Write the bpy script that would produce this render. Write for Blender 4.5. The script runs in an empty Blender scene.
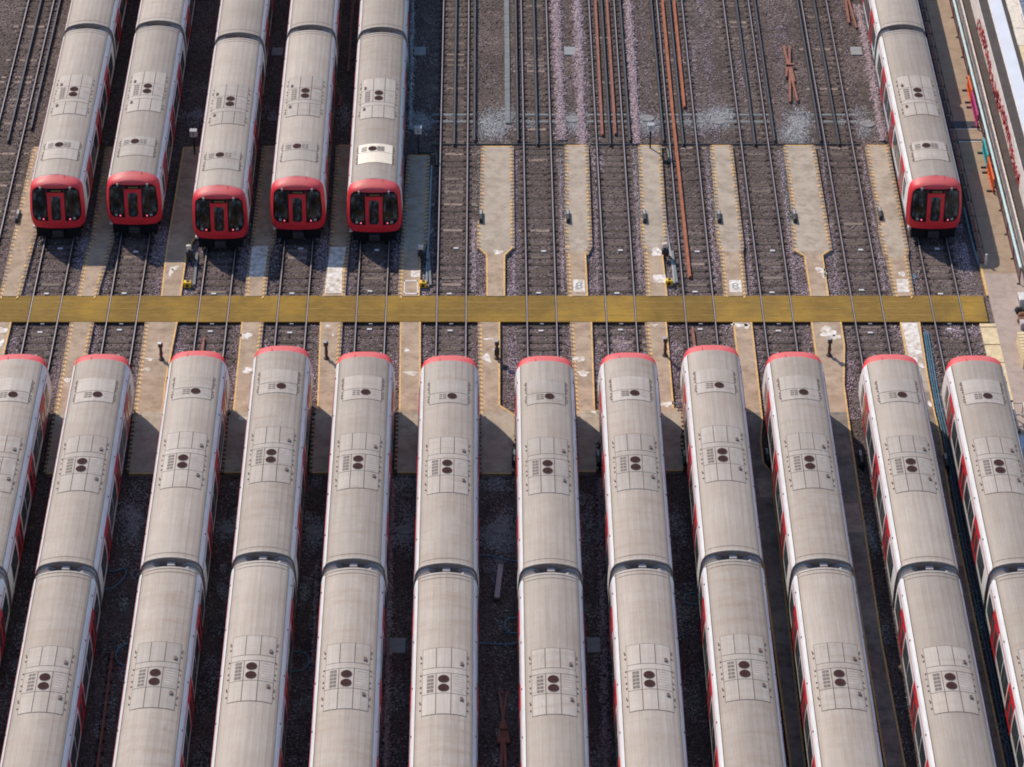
import bpy, math, random
import numpy as np
from mathutils import Vector, Matrix
random.seed(7); RNG = np.random.default_rng(7)
C = bpy.context.scene.collection
SC = bpy.context.scene

# ------------------------------------------------------------------ camera model
F_PX, PITCH, YAW, ROLL = 3207.389, math.radians(35.08194), math.radians(0.56138), math.radians(0.30238)
CAM = Vector((-0.25071, -137.0, 91.76111))
W, H = 1024, 767
def _yaw(v):
    c, s = math.cos(YAW), math.sin(YAW)
    return Vector((c*v[0]+s*v[1], -s*v[0]+c*v[1], v[2]))
_ax = _yaw((1, 0, 0)); _ay = _yaw((0, math.sin(PITCH), math.cos(PITCH))); _af = _yaw((0, math.cos(PITCH), -math.sin(PITCH)))
RIGHT = _ax*math.cos(ROLL) + _ay*math.sin(ROLL)
UP = -_ax*math.sin(ROLL) + _ay*math.cos(ROLL)
def P(x, y, z=0.0):
    """world point at height z under the surveyed photo position (x, y)"""
    d = RIGHT*(x-W/2) + UP*(H/2-y) + _af*F_PX
    t = (z-CAM.z)/d.z
    return CAM + d*t

cam = bpy.data.cameras.new("camera"); cam_o = bpy.data.objects.new("camera", cam); C.objects.link(cam_o)
m = Matrix((RIGHT, UP, -_af)).transposed().to_4x4(); m.translation = CAM
cam_o.matrix_world = m
cam.sensor_width = 36; cam.lens = F_PX*36/W; cam.clip_start = 1; cam.clip_end = 3000
SC.camera = cam_o

# ------------------------------------------------------------------ materials
def new_mat(name):
    mt = bpy.data.materials.new(name); mt.use_nodes = True
    nt = mt.node_tree
    return mt, nt, nt.nodes["Principled BSDF"]
def N(nt, t, **kw):
    n = nt.nodes.new(t)
    for k, v in kw.items():
        if k in n.inputs: n.inputs[k].default_value = v
        else: setattr(n, k, v)
    return n
def L(nt, a, b): nt.links.new(a, b)
def ramp(nt, fac, stops):
    r = nt.nodes.new("ShaderNodeValToRGB")
    e = r.color_ramp.elements
    while len(e) < len(stops): e.new(0.5)
    for i, (p, c) in enumerate(stops):
        e[i].position = p; e[i].color = (*c, 1) if len(c) == 3 else c
    L(nt, fac, r.inputs[0]); return r.outputs[0]
def mix(nt, fac, a, b, mode='MIX'):
    n = nt.nodes.new("ShaderNodeMix"); n.data_type = 'RGBA'; n.blend_type = mode
    for i, v in ((0, fac), (6, a), (7, b)):
        if hasattr(v, 'is_linked') or isinstance(v, bpy.types.NodeSocket): L(nt, v, n.inputs[i])
        else: n.inputs[i].default_value = v if i == 0 else (*v, 1)
    return n.outputs[2]
def coords(nt, kind='Object', scale=(1, 1, 1)):
    tc = nt.nodes.new("ShaderNodeTexCoord"); mp = nt.nodes.new("ShaderNodeMapping")
    mp.inputs['Scale'].default_value = scale
    L(nt, tc.outputs[kind], mp.inputs[0]); return mp.outputs[0]
def noise(nt, vec, scale, detail=4, rough=.6):
    n = nt.nodes.new("ShaderNodeTexNoise"); n.inputs['Scale'].default_value = scale
    n.inputs['Detail'].default_value = detail; n.inputs['Roughness'].default_value = rough
    L(nt, vec, n.inputs['Vector']); return n.outputs[0]
def simple(name, col, rough=.6, metal=0, var=.25, scale=3, emit=None, spec=None):
    mt, nt, b = new_mat(name)
    n = noise(nt, coords(nt), scale, 5)
    c = ramp(nt, n, [(.3, tuple(x*(1-var) for x in col)), (.7, tuple(min(1, x*(1+var)) for x in col))])
    L(nt, c, b.inputs['Base Color']); b.inputs['Roughness'].default_value = rough; b.inputs['Metallic'].default_value = metal
    if spec is not None: b.inputs['Specular IOR Level'].default_value = spec
    if emit: b.inputs['Emission Color'].default_value = (*emit[0], 1); b.inputs['Emission Strength'].default_value = emit[1]
    return mt

M = {}
def roof_mat(name, base, dirt):
    mt, nt, b = new_mat(name)
    oi = nt.nodes.new("ShaderNodeObjectInfo")
    tc = nt.nodes.new("ShaderNodeTexCoord")
    # shift pattern per car so no two roofs are alike
    ad = nt.nodes.new("ShaderNodeVectorMath"); ad.operation = 'ADD'
    sc = nt.nodes.new("ShaderNodeVectorMath"); sc.operation = 'SCALE'; sc.inputs[0].default_value = (37, 91, 13)
    L(nt, oi.outputs['Random'], sc.inputs['Scale']); L(nt, tc.outputs['Object'], ad.inputs[0]); L(nt, sc.outputs[0], ad.inputs[1])
    def mp(s):
        q = nt.nodes.new("ShaderNodeMapping"); q.inputs['Scale'].default_value = s; L(nt, ad.outputs[0], q.inputs[0]); return q.outputs[0]
    n1 = noise(nt, mp((3.2, .16, 1)), 1.6, 6, .65)        # long streaks
    n2 = noise(nt, mp((1, 1, 1)), .55, 5, .6)              # broad mottling
    n3 = noise(nt, mp((1, 1, 1)), 5.5, 6, .7)
    c = ramp(nt, n1, [(.25, tuple(x*.78 for x in base)), (.75, tuple(x*1.13 for x in base))])
    c = mix(nt, ramp(nt, n2, [(.40, (0, 0, 0)), (.72, (.75, .75, .75))]), c, dirt)
    c = mix(nt, ramp(nt, n3, [(.56, (0, 0, 0)), (.8, (.55, .55, .55))]), c, tuple(x*.68 for x in dirt))
    n4 = noise(nt, mp((.5, 2.6, 1)), 1.1, 5, .6)          # grime washed across the crown
    am = nt.nodes.new("ShaderNodeMapRange"); am.inputs[3].default_value = .15; am.inputs[4].default_value = 1.0
    rr = nt.nodes.new("ShaderNodeMath"); rr.operation = 'FRACT'; r7 = nt.nodes.new("ShaderNodeMath"); r7.operation = 'MULTIPLY'; r7.inputs[1].default_value = 7.31
    L(nt, oi.outputs['Random'], r7.inputs[0]); L(nt, r7.outputs[0], rr.inputs[0]); L(nt, rr.outputs[0], am.inputs[0])
    fm = nt.nodes.new("ShaderNodeMath"); fm.operation = 'MULTIPLY'; L(nt, ramp(nt, n4, [(.48, (0, 0, 0)), (.75, (.75, .75, .75))]), fm.inputs[0]); L(nt, am.outputs[0], fm.inputs[1])
    c = mix(nt, fm.outputs[0], c, (.26, .185, .13))
    n5 = noise(nt, mp((2.2, .5, 1)), 2.4, 7, .75)
    f5 = nt.nodes.new("ShaderNodeMath"); f5.operation = 'MULTIPLY'; L(nt, ramp(nt, n5, [(.57, (0, 0, 0)), (.72, (.6, .6, .6))]), f5.inputs[0]); L(nt, am.outputs[0], f5.inputs[1])
    c = mix(nt, f5.outputs[0], c, (.17, .13, .105))
    # dirty edges along the gutters
    sx = nt.nodes.new("ShaderNodeSeparateXYZ"); L(nt, tc.outputs['Object'], sx.inputs[0])
    ab = nt.nodes.new("ShaderNodeMath"); ab.operation = 'ABSOLUTE'; L(nt, sx.outputs[0], ab.inputs[0])
    e = ramp(nt, ab.outputs[0], [(.98/1.5, (0, 0, 0)), (1.19/1.5, (.45, .45, .45))])
    dv = nt.nodes.new("ShaderNodeMath"); dv.operation = 'DIVIDE'; dv.inputs[1].default_value = 1.5
    L(nt, ab.outputs[0], dv.inputs[0]); nt.links.new(dv.outputs[0], e.node.inputs[0])
    c = mix(nt, e, c, (.30, .225, .16))
    # longitudinal sheet seams
    for s0 in (-.92, -.66, -.36, 0.0, .31, .62, .90):
        d = nt.nodes.new("ShaderNodeMath"); d.operation = 'SUBTRACT'; d.inputs[1].default_value = s0; L(nt, sx.outputs[0], d.inputs[0])
        a2 = nt.nodes.new("ShaderNodeMath"); a2.operation = 'ABSOLUTE'; L(nt, d.outputs[0], a2.inputs[0])
        lt = nt.nodes.new("ShaderNodeMath"); lt.operation = 'LESS_THAN'; lt.inputs[1].default_value = .011; L(nt, a2.outputs[0], lt.inputs[0])
        ml = nt.nodes.new("ShaderNodeMath"); ml.operation = 'MULTIPLY'; ml.inputs[1].default_value = .38 if abs(s0) > .6 else .20; L(nt, lt.outputs[0], ml.inputs[0])
        c = mix(nt, ml.outputs[0], c, (.2, .17, .15))
    hs = nt.nodes.new("ShaderNodeHueSaturation")
    mr = nt.nodes.new("ShaderNodeMapRange"); mr.inputs[3].default_value = .87; mr.inputs[4].default_value = 1.12
    L(nt, oi.outputs['Random'], mr.inputs[0]); L(nt, mr.outputs[0], hs.inputs['Value']); L(nt, c, hs.inputs['Color'])
    L(nt, hs.outputs[0], b.inputs['Base Color']); b.inputs['Roughness'].default_value = .62
    return mt
M['roof'] = roof_mat('grey_roof_paint', (.355, .306, .264), (.285, .23, .185))
M['roof_panel'] = roof_mat('roof_hatch_paint', (.405, .36, .32), (.33, .28, .238))
M['clean_panel'] = simple('clean_cream_panel', (.74, .65, .52), .5, var=.08)
M['panel_gap'] = simple('panel_joint', (.10, .075, .065), .8)
M['fan'] = simple('fan_mesh', (.05, .024, .024), .9, var=.3, scale=9, spec=.1)
M['fan_rim'] = simple('fan_rim', (.30, .26, .24), .6)
M['louvre'] = simple('louvre_slots', (.12, .098, .09), .7)
M['grille'] = simple('pale_grille', (.40, .35, .32), .7)
M['latch'] = simple('roof_latch', (.09, .05, .045), .6)
M['latch_b'] = simple('roof_latch_rust', (.22, .10, .06), .6)
def body_mat():
    mt, nt, b = new_mat('white_and_blue_bodyside')
    tc = nt.nodes.new("ShaderNodeTexCoord"); sx = nt.nodes.new("ShaderNodeSeparateXYZ"); L(nt, tc.outputs['Object'], sx.inputs[0])
    n = noise(nt, coords(nt, scale=(1, .5, 2)), 2.2, 5)
    wh = ramp(nt, n, [(.3, (.66, .65, .63)), (.7, (.82, .82, .82))])
    gt = nt.nodes.new("ShaderNodeMath"); gt.operation = 'LESS_THAN'; gt.inputs[1].default_value = 1.28; L(nt, sx.outputs[2], gt.inputs[0])
    L(nt, mix(nt, gt.outputs[0], wh, (.03, .06, .22)), b.inputs['Base Color']); b.inputs['Roughness'].default_value = .35
    return mt
M['body'] = body_mat()
def red_cab():
    mt, nt, b = new_mat('red_cab_paint')
    n = noise(nt, coords(nt), 2.5, 5)
    c = ramp(nt, n, [(.3, (.66, .026, .036)), (.7, (.80, .034, .046))])
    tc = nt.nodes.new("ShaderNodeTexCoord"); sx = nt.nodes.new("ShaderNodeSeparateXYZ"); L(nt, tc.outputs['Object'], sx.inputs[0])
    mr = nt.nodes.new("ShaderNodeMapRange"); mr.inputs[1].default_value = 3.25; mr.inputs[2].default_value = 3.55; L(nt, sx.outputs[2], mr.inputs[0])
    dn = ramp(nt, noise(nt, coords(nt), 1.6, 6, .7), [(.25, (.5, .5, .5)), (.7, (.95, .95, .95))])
    c = mix(nt, mix(nt, 1.0, mr.outputs[0], dn, 'MULTIPLY'), c, (.56, .14, .135))   # sunlit pink of the dome top, mixed into the paint colour
    L(nt, c, b.inputs['Base Color']); b.inputs['Roughness'].default_value = .5; b.inputs['Specular IOR Level'].default_value = .35
    return mt
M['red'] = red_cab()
M['red_line'] = simple('red_gutter_line', (.40, .025, .045), .5, var=.1)
M['door_red'] = simple('red_door_paint', (.58, .02, .03), .38, var=.1)
def glass():
    mt, nt, b = new_mat('dark_glass')
    n = noise(nt, coords(nt), 1.7, 3)
    L(nt, ramp(nt, n, [(.35, (.010, .016, .02)), (.7, (.085, .11, .12))]), b.inputs['Base Color'])  # bluish noise puts soft reflections into the glass colour
    b.inputs['Roughness'].default_value = .12; b.inputs['Specular IOR Level'].default_value = .6
    return mt
M['glass'] = glass()
def cab_glass():
    mt, nt, b = new_mat('cab_glass')
    n = noise(nt, coords(nt, scale=(1.5, 1, .8)), 2.6, 4, .55)
    L(nt, ramp(nt, n, [(.38, (.004, .006, .007)), (.52, (.018, .026, .028)), (.64, (.085, .105, .11)), (.8, (.16, .16, .145))]), b.inputs['Base Color'])  # paler grey-teal blotches are reflections painted into the pane colour
    b.inputs['Roughness'].default_value = .1; b.inputs['Specular IOR Level'].default_value = .35
    return mt
M['cab_glass'] = cab_glass()
M['black'] = simple('black_underframe', (.010, .010, .012), .7, spec=.15)
M['bellows'] = simple('gangway_bellows', (.23, .185, .16), .75)
M['bellows_lit_rib'] = simple('bellows_lit_rib', (.42, .40, .39), .6)
M['box_grey'] = simple('pale_grey_box', (.42, .38, .37), .6)
M['tail'] = simple('tail_lamp', (.7, .15, .2), .3, emit=((1, .15, .22), 1.2))
M['lampglass'] = simple('headlamp_glass', (.35, .37, .38), .15)
M['amber'] = simple('amber_display', (.16, .10, .03), .4)
M['wiper'] = simple('wiper_arm', (.25, .25, .25), .4)
M['steel'] = simple('polished_rail_head', (.36, .315, .315), .42, metal=.3, var=.12, scale=1)
M['rust_dark'] = simple('rusty_rail_side', (.032, .020, .021), .85, scale=5)
M['cond_top'] = simple('conductor_rail_top', (.075, .075, .085), .5, metal=.4)
M['rust'] = simple('orange_rust', (.32, .105, .05), .85, var=.3, scale=4)
M['rust2'] = simple('brown_rust', (.25, .10, .07), .85, var=.3, scale=4)
def sleeper_mat():
    mt, nt, b = new_mat('sleeper_timber')
    oi = nt.nodes.new("ShaderNodeObjectInfo")
    n = noise(nt, coords(nt, scale=(1, 6, 1)), 3, 5)
    c = ramp(nt, oi.outputs['Random'], [(0, (.055, .040, .031)), (.66, (.085, .062, .048)), (.84, (.12, .092, .072)), (1, (.24, .19, .155))])
    c = mix(nt, ramp(nt, n, [(.35, (0, 0, 0)), (.8, (.5, .5, .5))]), c, (.05, .038, .03))
    L(nt, c, b.inputs['Base Color']); b.inputs['Roughness'].default_value = .9
    return mt
M['sleeper'] = sleeper_mat()
def ground_mat():
    mt, nt, b = new_mat('ballast_ground')
    v = coords(nt)
    big = noise(nt, v, .22, 5, .6); mid = noise(nt, v, 1.3, 6, .7)
    c = ramp(nt, big, [(.30, (.090, .072, .064)), (.52, (.130, .104, .094)), (.74, (.195, .160, .147))])
    vo = nt.nodes.new("ShaderNodeTexVoronoi"); vo.inputs['Scale'].default_value = 14; L(nt, v, vo.inputs['Vector'])
    hs = ramp(nt, vo.outputs['Color'], [(0, (.38, .36, .37)), (.5, (.9, .88, .88)), (.8, (1.3, 1.25, 1.25)), (.93, (2.1, 1.95, 1.95)), (1, (3.2, 2.9, 2.95))])
    c = mix(nt, 1.0, c, hs, 'MULTIPLY')
    c = mix(nt, ramp(nt, mid, [(.50, (0, 0, 0)), (.72, (.6, .6, .6))]), c, (.042, .031, .027))
    # fresher pinkish stone near the crossing and the outer ends
    geo = nt.nodes.new("ShaderNodeNewGeometry"); sx = nt.nodes.new("ShaderNodeSeparateXYZ"); L(nt, geo.outputs['Position'], sx.inputs[0])
    mr = nt.nodes.new("ShaderNodeMapRange"); mr.inputs[1].default_value = -10; mr.inputs[2].default_value = 14; L(nt, sx.outputs[1], mr.inputs[0])
    band = ramp(nt, mr.outputs[0], [(0, (0, 0, 0)), (.12, (.55, .55, .55)), (.55, (.5, .5, .5)), (1, (0, 0, 0))])
    pk = mix(nt, 1.0, (.185, .145, .152), hs, 'MULTIPLY')
    pm = mix(nt, 1.0, band, ramp(nt, noise(nt, v, .8, 4), [(.38, (.2, .2, .2)), (.6, (1, 1, 1))]), 'MULTIPLY')
    c = mix(nt, pm, c, pk)
    L(nt, c, b.inputs['Base Color']); b.inputs['Roughness'].default_value = .95; b.inputs['Specular IOR Level'].default_value = .2
    bp = nt.nodes.new("ShaderNodeBump"); bp.inputs['Distance'].default_value = .05; bp.inputs['Strength'].default_value = .9
    L(nt, vo.outputs['Distance'], bp.inputs['Height']); L(nt, bp.outputs[0], b.inputs['Normal'])
    return mt
M['ground'] = ground_mat()
M['pale_sleeper'] = simple('bleached_sleeper', (.25, .19, .155), .9, var=.35, scale=4)
def stones_mat(name, cols):
    mt, nt, b = new_mat(name)
    geo = nt.nodes.new("ShaderNodeNewGeometry")
    st = [(i/(len(cols)-1), c) for i, c in enumerate(cols)]
    L(nt, ramp(nt, geo.outputs['Random Per Island'], st), b.inputs['Base Color']); b.inputs['Roughness'].default_value = .95
    b.inputs['Specular IOR Level'].default_value = .2
    return mt
M['stones'] = stones_mat('ballast_stones', [(.05, .038, .033), (.10, .078, .07), (.17, .135, .13), (.27, .215, .22), (.44, .37, .38)])
M['pink_stones'] = stones_mat('pink_ballast', [(.28, .20, .205), (.42, .32, .335), (.56, .44, .455), (.68, .57, .58)])
M['shoulder_stones'] = stones_mat('shoulder_ballast', [(.13, .10, .11), (.27, .21, .225), (.44, .345, .37), (.60, .48, .52), (.75, .63, .67)])
M['pale_stones'] = stones_mat('pale_grey_ballast', [(.12, .12, .125), (.24, .24, .245), (.38, .385, .39), (.52, .52, .52), (.66, .66, .65)])
def slab_mat(name, a, bcol, stain):
    mt, nt, b = new_mat(name)
    v = coords(nt)
    c = ramp(nt, noise(nt, v, .7, 6, .65), [(.32, a), (.68, bcol)])
    c = mix(nt, ramp(nt, noise(nt, v, 1.9, 6, .7), [(.46, (0, 0, 0)), (.66, (.8, .8, .8))]), c, stain)
    c = mix(nt, ramp(nt, noise(nt, v, 9, 5, .7), [(.56, (0, 0, 0)), (.8, (.5, .5, .5))]), c, tuple(x*.7 for x in stain))
    # cast joints across the slab
    geo = nt.nodes.new("ShaderNodeNewGeometry"); sx = nt.nodes.new("ShaderNodeSeparateXYZ"); L(nt, geo.outputs['Position'], sx.inputs[0])
    md = nt.nodes.new("ShaderNodeMath"); md.operation = 'PINGPONG'; md.inputs[1].default_value = .92; L(nt, sx.outputs[1], md.inputs[0])
    lt = nt.nodes.new("ShaderNodeMath"); lt.operation = 'LESS_THAN'; lt.inputs[1].default_value = .016; L(nt, md.outputs[0], lt.inputs[0])
    ml = nt.nodes.new("ShaderNodeMath"); ml.operation = 'MULTIPLY'; ml.inputs[1].default_value = .4; L(nt, lt.outputs[0], ml.inputs[0])
    c = mix(nt, ml.outputs[0], c, tuple(x*.45 for x in stain))
    L(nt, c, b.inputs['Base Color']); b.inputs['Roughness'].default_value = .85
    return mt
M['slab_tan'] = slab_mat('tan_concrete', (.33, .24, .165), (.47, .355, .255), (.235, .165, .11))
M['slab_pale'] = slab_mat('pale_concrete', (.34, .28, .22), (.455, .385, .305), (.25, .20, .15))
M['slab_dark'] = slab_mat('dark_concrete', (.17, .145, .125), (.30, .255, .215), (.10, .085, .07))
M['path_tan'] = slab_mat('tan_path', (.31, .225, .15), (.37, .275, .19), (.26, .18, .115))
M['path_grey'] = slab_mat('grey_path', (.36, .285, .24), (.42, .335, .285), (.29, .23, .19))
M['yellow'] = simple('worn_yellow_paint', (.62, .38, .13), .7, var=.3, scale=6)
M['edge_tan'] = simple('ochre_edge_block', (.37, .28, .18), .8, var=.35, scale=7)
M['edge_brown'] = simple('brown_edge_block', (.20, .125, .085), .8, var=.4, scale=7)
M['white'] = simple('white_paint', (.66, .63, .60), .6, var=.25, scale=2.5)
def spill():
    mt, nt, b = new_mat('spilled_white_paint')
    n = noise(nt, coords(nt, 'Object'), 3.5, 6, .7)
    L(nt, ramp(nt, n, [(.36, (.40, .31, .23)), (.5, (.62, .57, .51)), (.62, (.80, .77, .73))]), b.inputs['Base Color']); b.inputs['Roughness'].default_value = .8
    return mt
M['spill'] = spill()
M['sig_yellow'] = simple('bright_yellow', (.82, .50, .02), .5, var=.12)
M['grey_metal'] = simple('grey_metal', (.34, .35, .36), .5, var=.15)
M['dark_metal'] = simple('dark_metal', (.03, .03, .032), .55)
M['brown_metal'] = simple('brown_post_paint', (.085, .055, .045), .6)
M['green_metal'] = simple('dark_green_pipe', (.03, .055, .035), .5)
M['conc_grey'] = simple('grey_concrete', (.27, .28, .28), .85, var=.2, scale=2)
M['timber_pale'] = simple('weathered_plank', (.42, .36, .36), .8, var=.15, scale=2)
M['teal'] = simple('pale_teal_rail', (.50, .66, .65), .4, var=.12)
M['plum'] = simple('plum_mesh_panel', (.13, .05, .07), .7)
M['blue_pipe'] = simple('blue_pipe', (.07, .17, .24), .5)
M['grey_teal'] = simple('grey_teal_pipe', (.15, .23, .26), .5)
M['oval_cover'] = simple('stained_cover_concrete', (.21, .21, .21), .9, var=.35, scale=2.5)
M['trough'] = simple('dull_trough_concrete', (.165, .18, .185), .85, var=.25, scale=1.2)
M['hose'] = simple('pale_blue_hose', (.10, .26, .36), .5)
M['cream'] = simple('cream_kerb', (.68, .60, .50), .8, var=.2, scale=4)
M['cess'] = slab_mat('brown_cess', (.055, .043, .040), (.078, .063, .058), (.04, .032, .028))
M['orange'] = simple('orange_plastic', (.85, .14, .03), .45, var=.1)
M['magenta'] = simple('magenta_plastic', (.55, .05, .22), .45, var=.1)
M['cyan'] = simple('cyan_plastic', (.03, .42, .46), .45, var=.1)
M['wall_white'] = simple('white_wall_render', (.74, .70, .68), .8, var=.22, scale=2.5)
M['graffiti'] = simple('red_graffiti_paint', (.55, .03, .05), .6, var=.25, scale=5)
M['graffiti_pink'] = simple('pink_graffiti_paint', (.70, .30, .32), .6, var=.25, scale=5)
M['white_roof'] = simple('white_roof_sheet', (.64, .67, .72), .5, var=.06, scale=.6)
M['slate'] = simple('blue_grey_slate', (.15, .18, .23), .6, var=.25, scale=5)
M['wood'] = simple('pale_pallet_wood', (.62, .50, .30), .8, var=.2)
M['dark_navy'] = simple('dark_navy_strip', (.022, .028, .042), .6)
M['pale_blue'] = simple('pale_blue_cabinet', (.50, .60, .68), .5, var=.1)
M['sack'] = simple('brown_sack', (.24, .11, .06), .9)
M['leafgreen'] = simple('weed_leaf', (.07, .10, .03), .8, var=.4, scale=9)
def deck_mat():
    mt, nt, b = new_mat('yellow_brown_deck')
    v = coords(nt)
    c = ramp(nt, noise(nt, coords(nt, scale=(.8, 5, 1)), 2.4, 7, .75), [(.3, (.165, .103, .025)), (.68, (.285, .178, .046))])
    c = mix(nt, ramp(nt, noise(nt, v, .5, 4), [(.48, (0, 0, 0)), (.7, (.6, .6, .6))]), c, (.17, .105, .028))
    c = mix(nt, ramp(nt, noise(nt, v, .23, 3), [(.48, (0, 0, 0)), (.66, (.8, .8, .8))]), c, (.36, .22, .04))
    oi = nt.nodes.new('ShaderNodeObjectInfo'); hs = nt.nodes.new('ShaderNodeHueSaturation'); mr = nt.nodes.new('ShaderNodeMapRange'); mr.inputs[3].default_value = .82; mr.inputs[4].default_value = 1.15
    L(nt, oi.outputs['Random'], mr.inputs[0]); L(nt, mr.outputs[0], hs.inputs['Value'])
    c = mix(nt, ramp(nt, noise(nt, v, 3.2, 6, .75), [(.52, (0, 0, 0)), (.74, (.55, .55, .55))]), c, (.10, .07, .035))
    L(nt, c, hs.inputs['Color']); L(nt, hs.outputs[0], b.inputs['Base Color']); b.inputs['Roughness'].default_value = .9; b.inputs['Specular IOR Level'].default_value = .15
    return mt
M['deck'] = deck_mat()
M['deck_worn'] = simple('worn_deck_joint', (.36, .25, .07), .9, var=.45, scale=1.5)

# ------------------------------------------------------------------ mesh helpers
class MB:
    def __init__(s): s.v = []; s.f = []; s.m = []; s.mats = []
    def mi(s, mat):
        if mat not in s.mats: s.mats.append(mat)
        return s.mats.index(mat)
    def face(s, idx, mat): s.f.append(tuple(idx)); s.m.append(s.mi(mat))
    def box(s, x0, x1, y0, y1, z0, z1, mat, bevel=0):
        o = len(s.v); b = bevel
        if b:
            s.v += [(x0, y0, z0), (x1, y0, z0), (x1, y1, z0), (x0, y1, z0), (x0, y0, z1-b), (x1, y0, z1-b), (x1, y1, z1-b), (x0, y1, z1-b),
                    (x0+b, y0+b, z1), (x1-b, y0+b, z1), (x1-b, y1-b, z1), (x0+b, y1-b, z1)]
            fs = [(3, 2, 1, 0)]+[(i, (i+1) % 4, 4+(i+1) % 4, 4+i) for i in range(4)]+[(4+i, 4+(i+1) % 4, 8+(i+1) % 4, 8+i) for i in range(4)]+[(8, 9, 10, 11)]
        else:
            s.v += [(x0, y0, z0), (x1, y0, z0), (x1, y1, z0), (x0, y1, z0), (x0, y0, z1), (x1, y0, z1), (x1, y1, z1), (x0, y1, z1)]
            fs = [(3, 2, 1, 0), (4, 5, 6, 7)]+[(i, (i+1) % 4, 4+(i+1) % 4, 4+i) for i in range(4)]
        for f in fs: s.face([o+i for i in f], mat)
    def beam(s, a, b, w, h, mat, roll=None):
        """rectangular bar from a to b, w across, h high"""
        a = Vector(a); b = Vector(b); d = (b-a).normalized()
        r = d.cross(Vector((0, 0, 1)))
        r = r.normalized() if r.length > 1e-4 else Vector((1, 0, 0))
        u = r.cross(d)
        o = len(s.v)
        for p in (a, b):
            for i, j in ((-1, -1), (1, -1), (1, 1), (-1, 1)): s.v.append(tuple(p+r*(i*w/2)+u*(j*h/2)))
        for f in [(3, 2, 1, 0), (4, 5, 6, 7)]+[(i, (i+1) % 4, 4+(i+1) % 4, 4+i) for i in range(4)]: s.face([o+i for i in f], mat)
    def tube(s, pts, r, mat, n=8):
        pts = [Vector(p) for p in pts]; o = len(s.v)
        for k, p in enumerate(pts):
            d = (pts[min(k+1, len(pts)-1)]-pts[max(k-1, 0)]).normalized()
            a = d.cross(Vector((0, 0, 1)))
            a = a.normalized() if a.length > 1e-3 else Vector((1, 0, 0))
            b = d.cross(a)
            rr = r[k] if isinstance(r, (list, tuple)) else r
            for i in range(n):
                t = 2*math.pi*i/n; s.v.append(tuple(p+a*(math.cos(t)*rr)+b*(math.sin(t)*rr)))
        for k in range(len(pts)-1):
            for i in range(n):
                s.face([o+k*n+i, o+k*n+(i+1) % n, o+(k+1)*n+(i+1) % n, o+(k+1)*n+i], mat)
        s.face([o+i for i in range(n)], mat); s.face([o+(len(pts)-1)*n+i for i in reversed(range(n))], mat)
    def poly(s, pts, z0, z1, mat, side=None):
        """vertical prism from a plan polygon"""
        a = sum(pts[i][0]*pts[(i+1) % len(pts)][1]-pts[(i+1) % len(pts)][0]*pts[i][1] for i in range(len(pts)))
        if a < 0: pts = pts[::-1]
        o = len(s.v); n = len(pts)
        s.v += [(p[0], p[1], z1) for p in pts]+[(p[0], p[1], z0) for p in pts]
        s.face([o+i for i in range(n)], mat)
        for i in range(n): s.face([o+n+i, o+n+(i+1) % n, o+(i+1) % n, o+i], side or mat)
    def build(s, name, parent=None, loc=None, smooth=False):
        me = bpy.data.meshes.new(name); me.from_pydata(s.v, [], s.f)
        for mt in s.mats: me.materials.append(mt)
        me.polygons.foreach_set('material_index', s.m)
        if smooth: me.polygons.foreach_set('use_smooth', [True]*len(s.f))
        me.update()
        o = bpy.data.objects.new(name, me); C.objects.link(o)
        if parent: o.parent = parent
        if loc is not None: o.location = loc
        return o
def centred(mb, name, label=None, cat=None, group=None, parent=None, smooth=False, kind=None):
    """build with the origin at the base centre of the mesh"""
    xs = [v[0] for v in mb.v]; ys = [v[1] for v in mb.v]; zs = [v[2] for v in mb.v]
    c = ((min(xs)+max(xs))/2, (min(ys)+max(ys))/2, min(zs))
    mb.v = [(v[0]-c[0], v[1]-c[1], v[2]-c[2]) for v in mb.v]
    o = mb.build(name, parent, c, smooth)
    return tag(o, label, cat, group, kind)
def tag(o, label=None, cat=None, group=None, kind=None):
    if label: o['label'] = label
    if cat: o['category'] = cat
    if group: o['group'] = group
    if kind: o['kind'] = kind
    return o
def empty(name, loc, rz=0, label=None, cat=None, group=None):
    o = bpy.data.objects.new(name, None); C.objects.link(o); o.location = loc; o.rotation_euler = (0, 0, rz); o.empty_display_size = .5
    return tag(o, label, cat, group)
def copy_tree(o, parent=None):
    c = o.copy(); C.objects.link(c)
    if parent: c.parent = parent
    for ch in list(o.children): copy_tree(ch, c)
    return c

# ------------------------------------------------------------------ trains
# cross section, half profile bottom -> crown
PROF = [(1.34, .92), (1.42, 1.10), (1.455, 1.5), (1.46, 1.95), (1.44, 2.45), (1.41, 2.80), (1.385, 2.97), (1.33, 3.17), (1.235, 3.33), (1.09, 3.44), (.86, 3.535), (.58, 3.61), (.28, 3.655), (0, 3.67)]
def prof_x(z):
    for (xa, za), (xb, zb) in zip(PROF, PROF[1:]):
        if za <= z <= zb: return xa+(xb-xa)*(z-za)/(zb-za)
    return PROF[0][0] if z < .92 else 0
def prof_z(x):
    x = abs(x); R = PROF[7:]
    for (xa, za), (xb, zb) in zip(R, R[1:]):
        if xb <= x <= xa: return za+(zb-za)*(xa-x)/(xa-xb)
    return 3.17
def rake(z):
    pts = [(0, .06), (.92, .05), (1.3, 0.0), (1.7, .02), (2.3, .09), (2.8, .18), (3.2, .23), (3.36, .27), (3.47, .35), (3.56, .49), (3.62, .68), (3.67, 1.06)]
    for (a, sa), (b, sb) in zip(pts, pts[1:]):
        if a <= z <= b: return sa+(sb-sa)*(z-a)/(b-a)
    return pts[-1][1]
def plan(x):
    x = abs(x); return .10*(x/1.0)**2 if x < 1 else .10+.2*(x-1)+1.3*(x-1)**2
def face_s(x, z): return rake(z)+plan(x)
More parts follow.
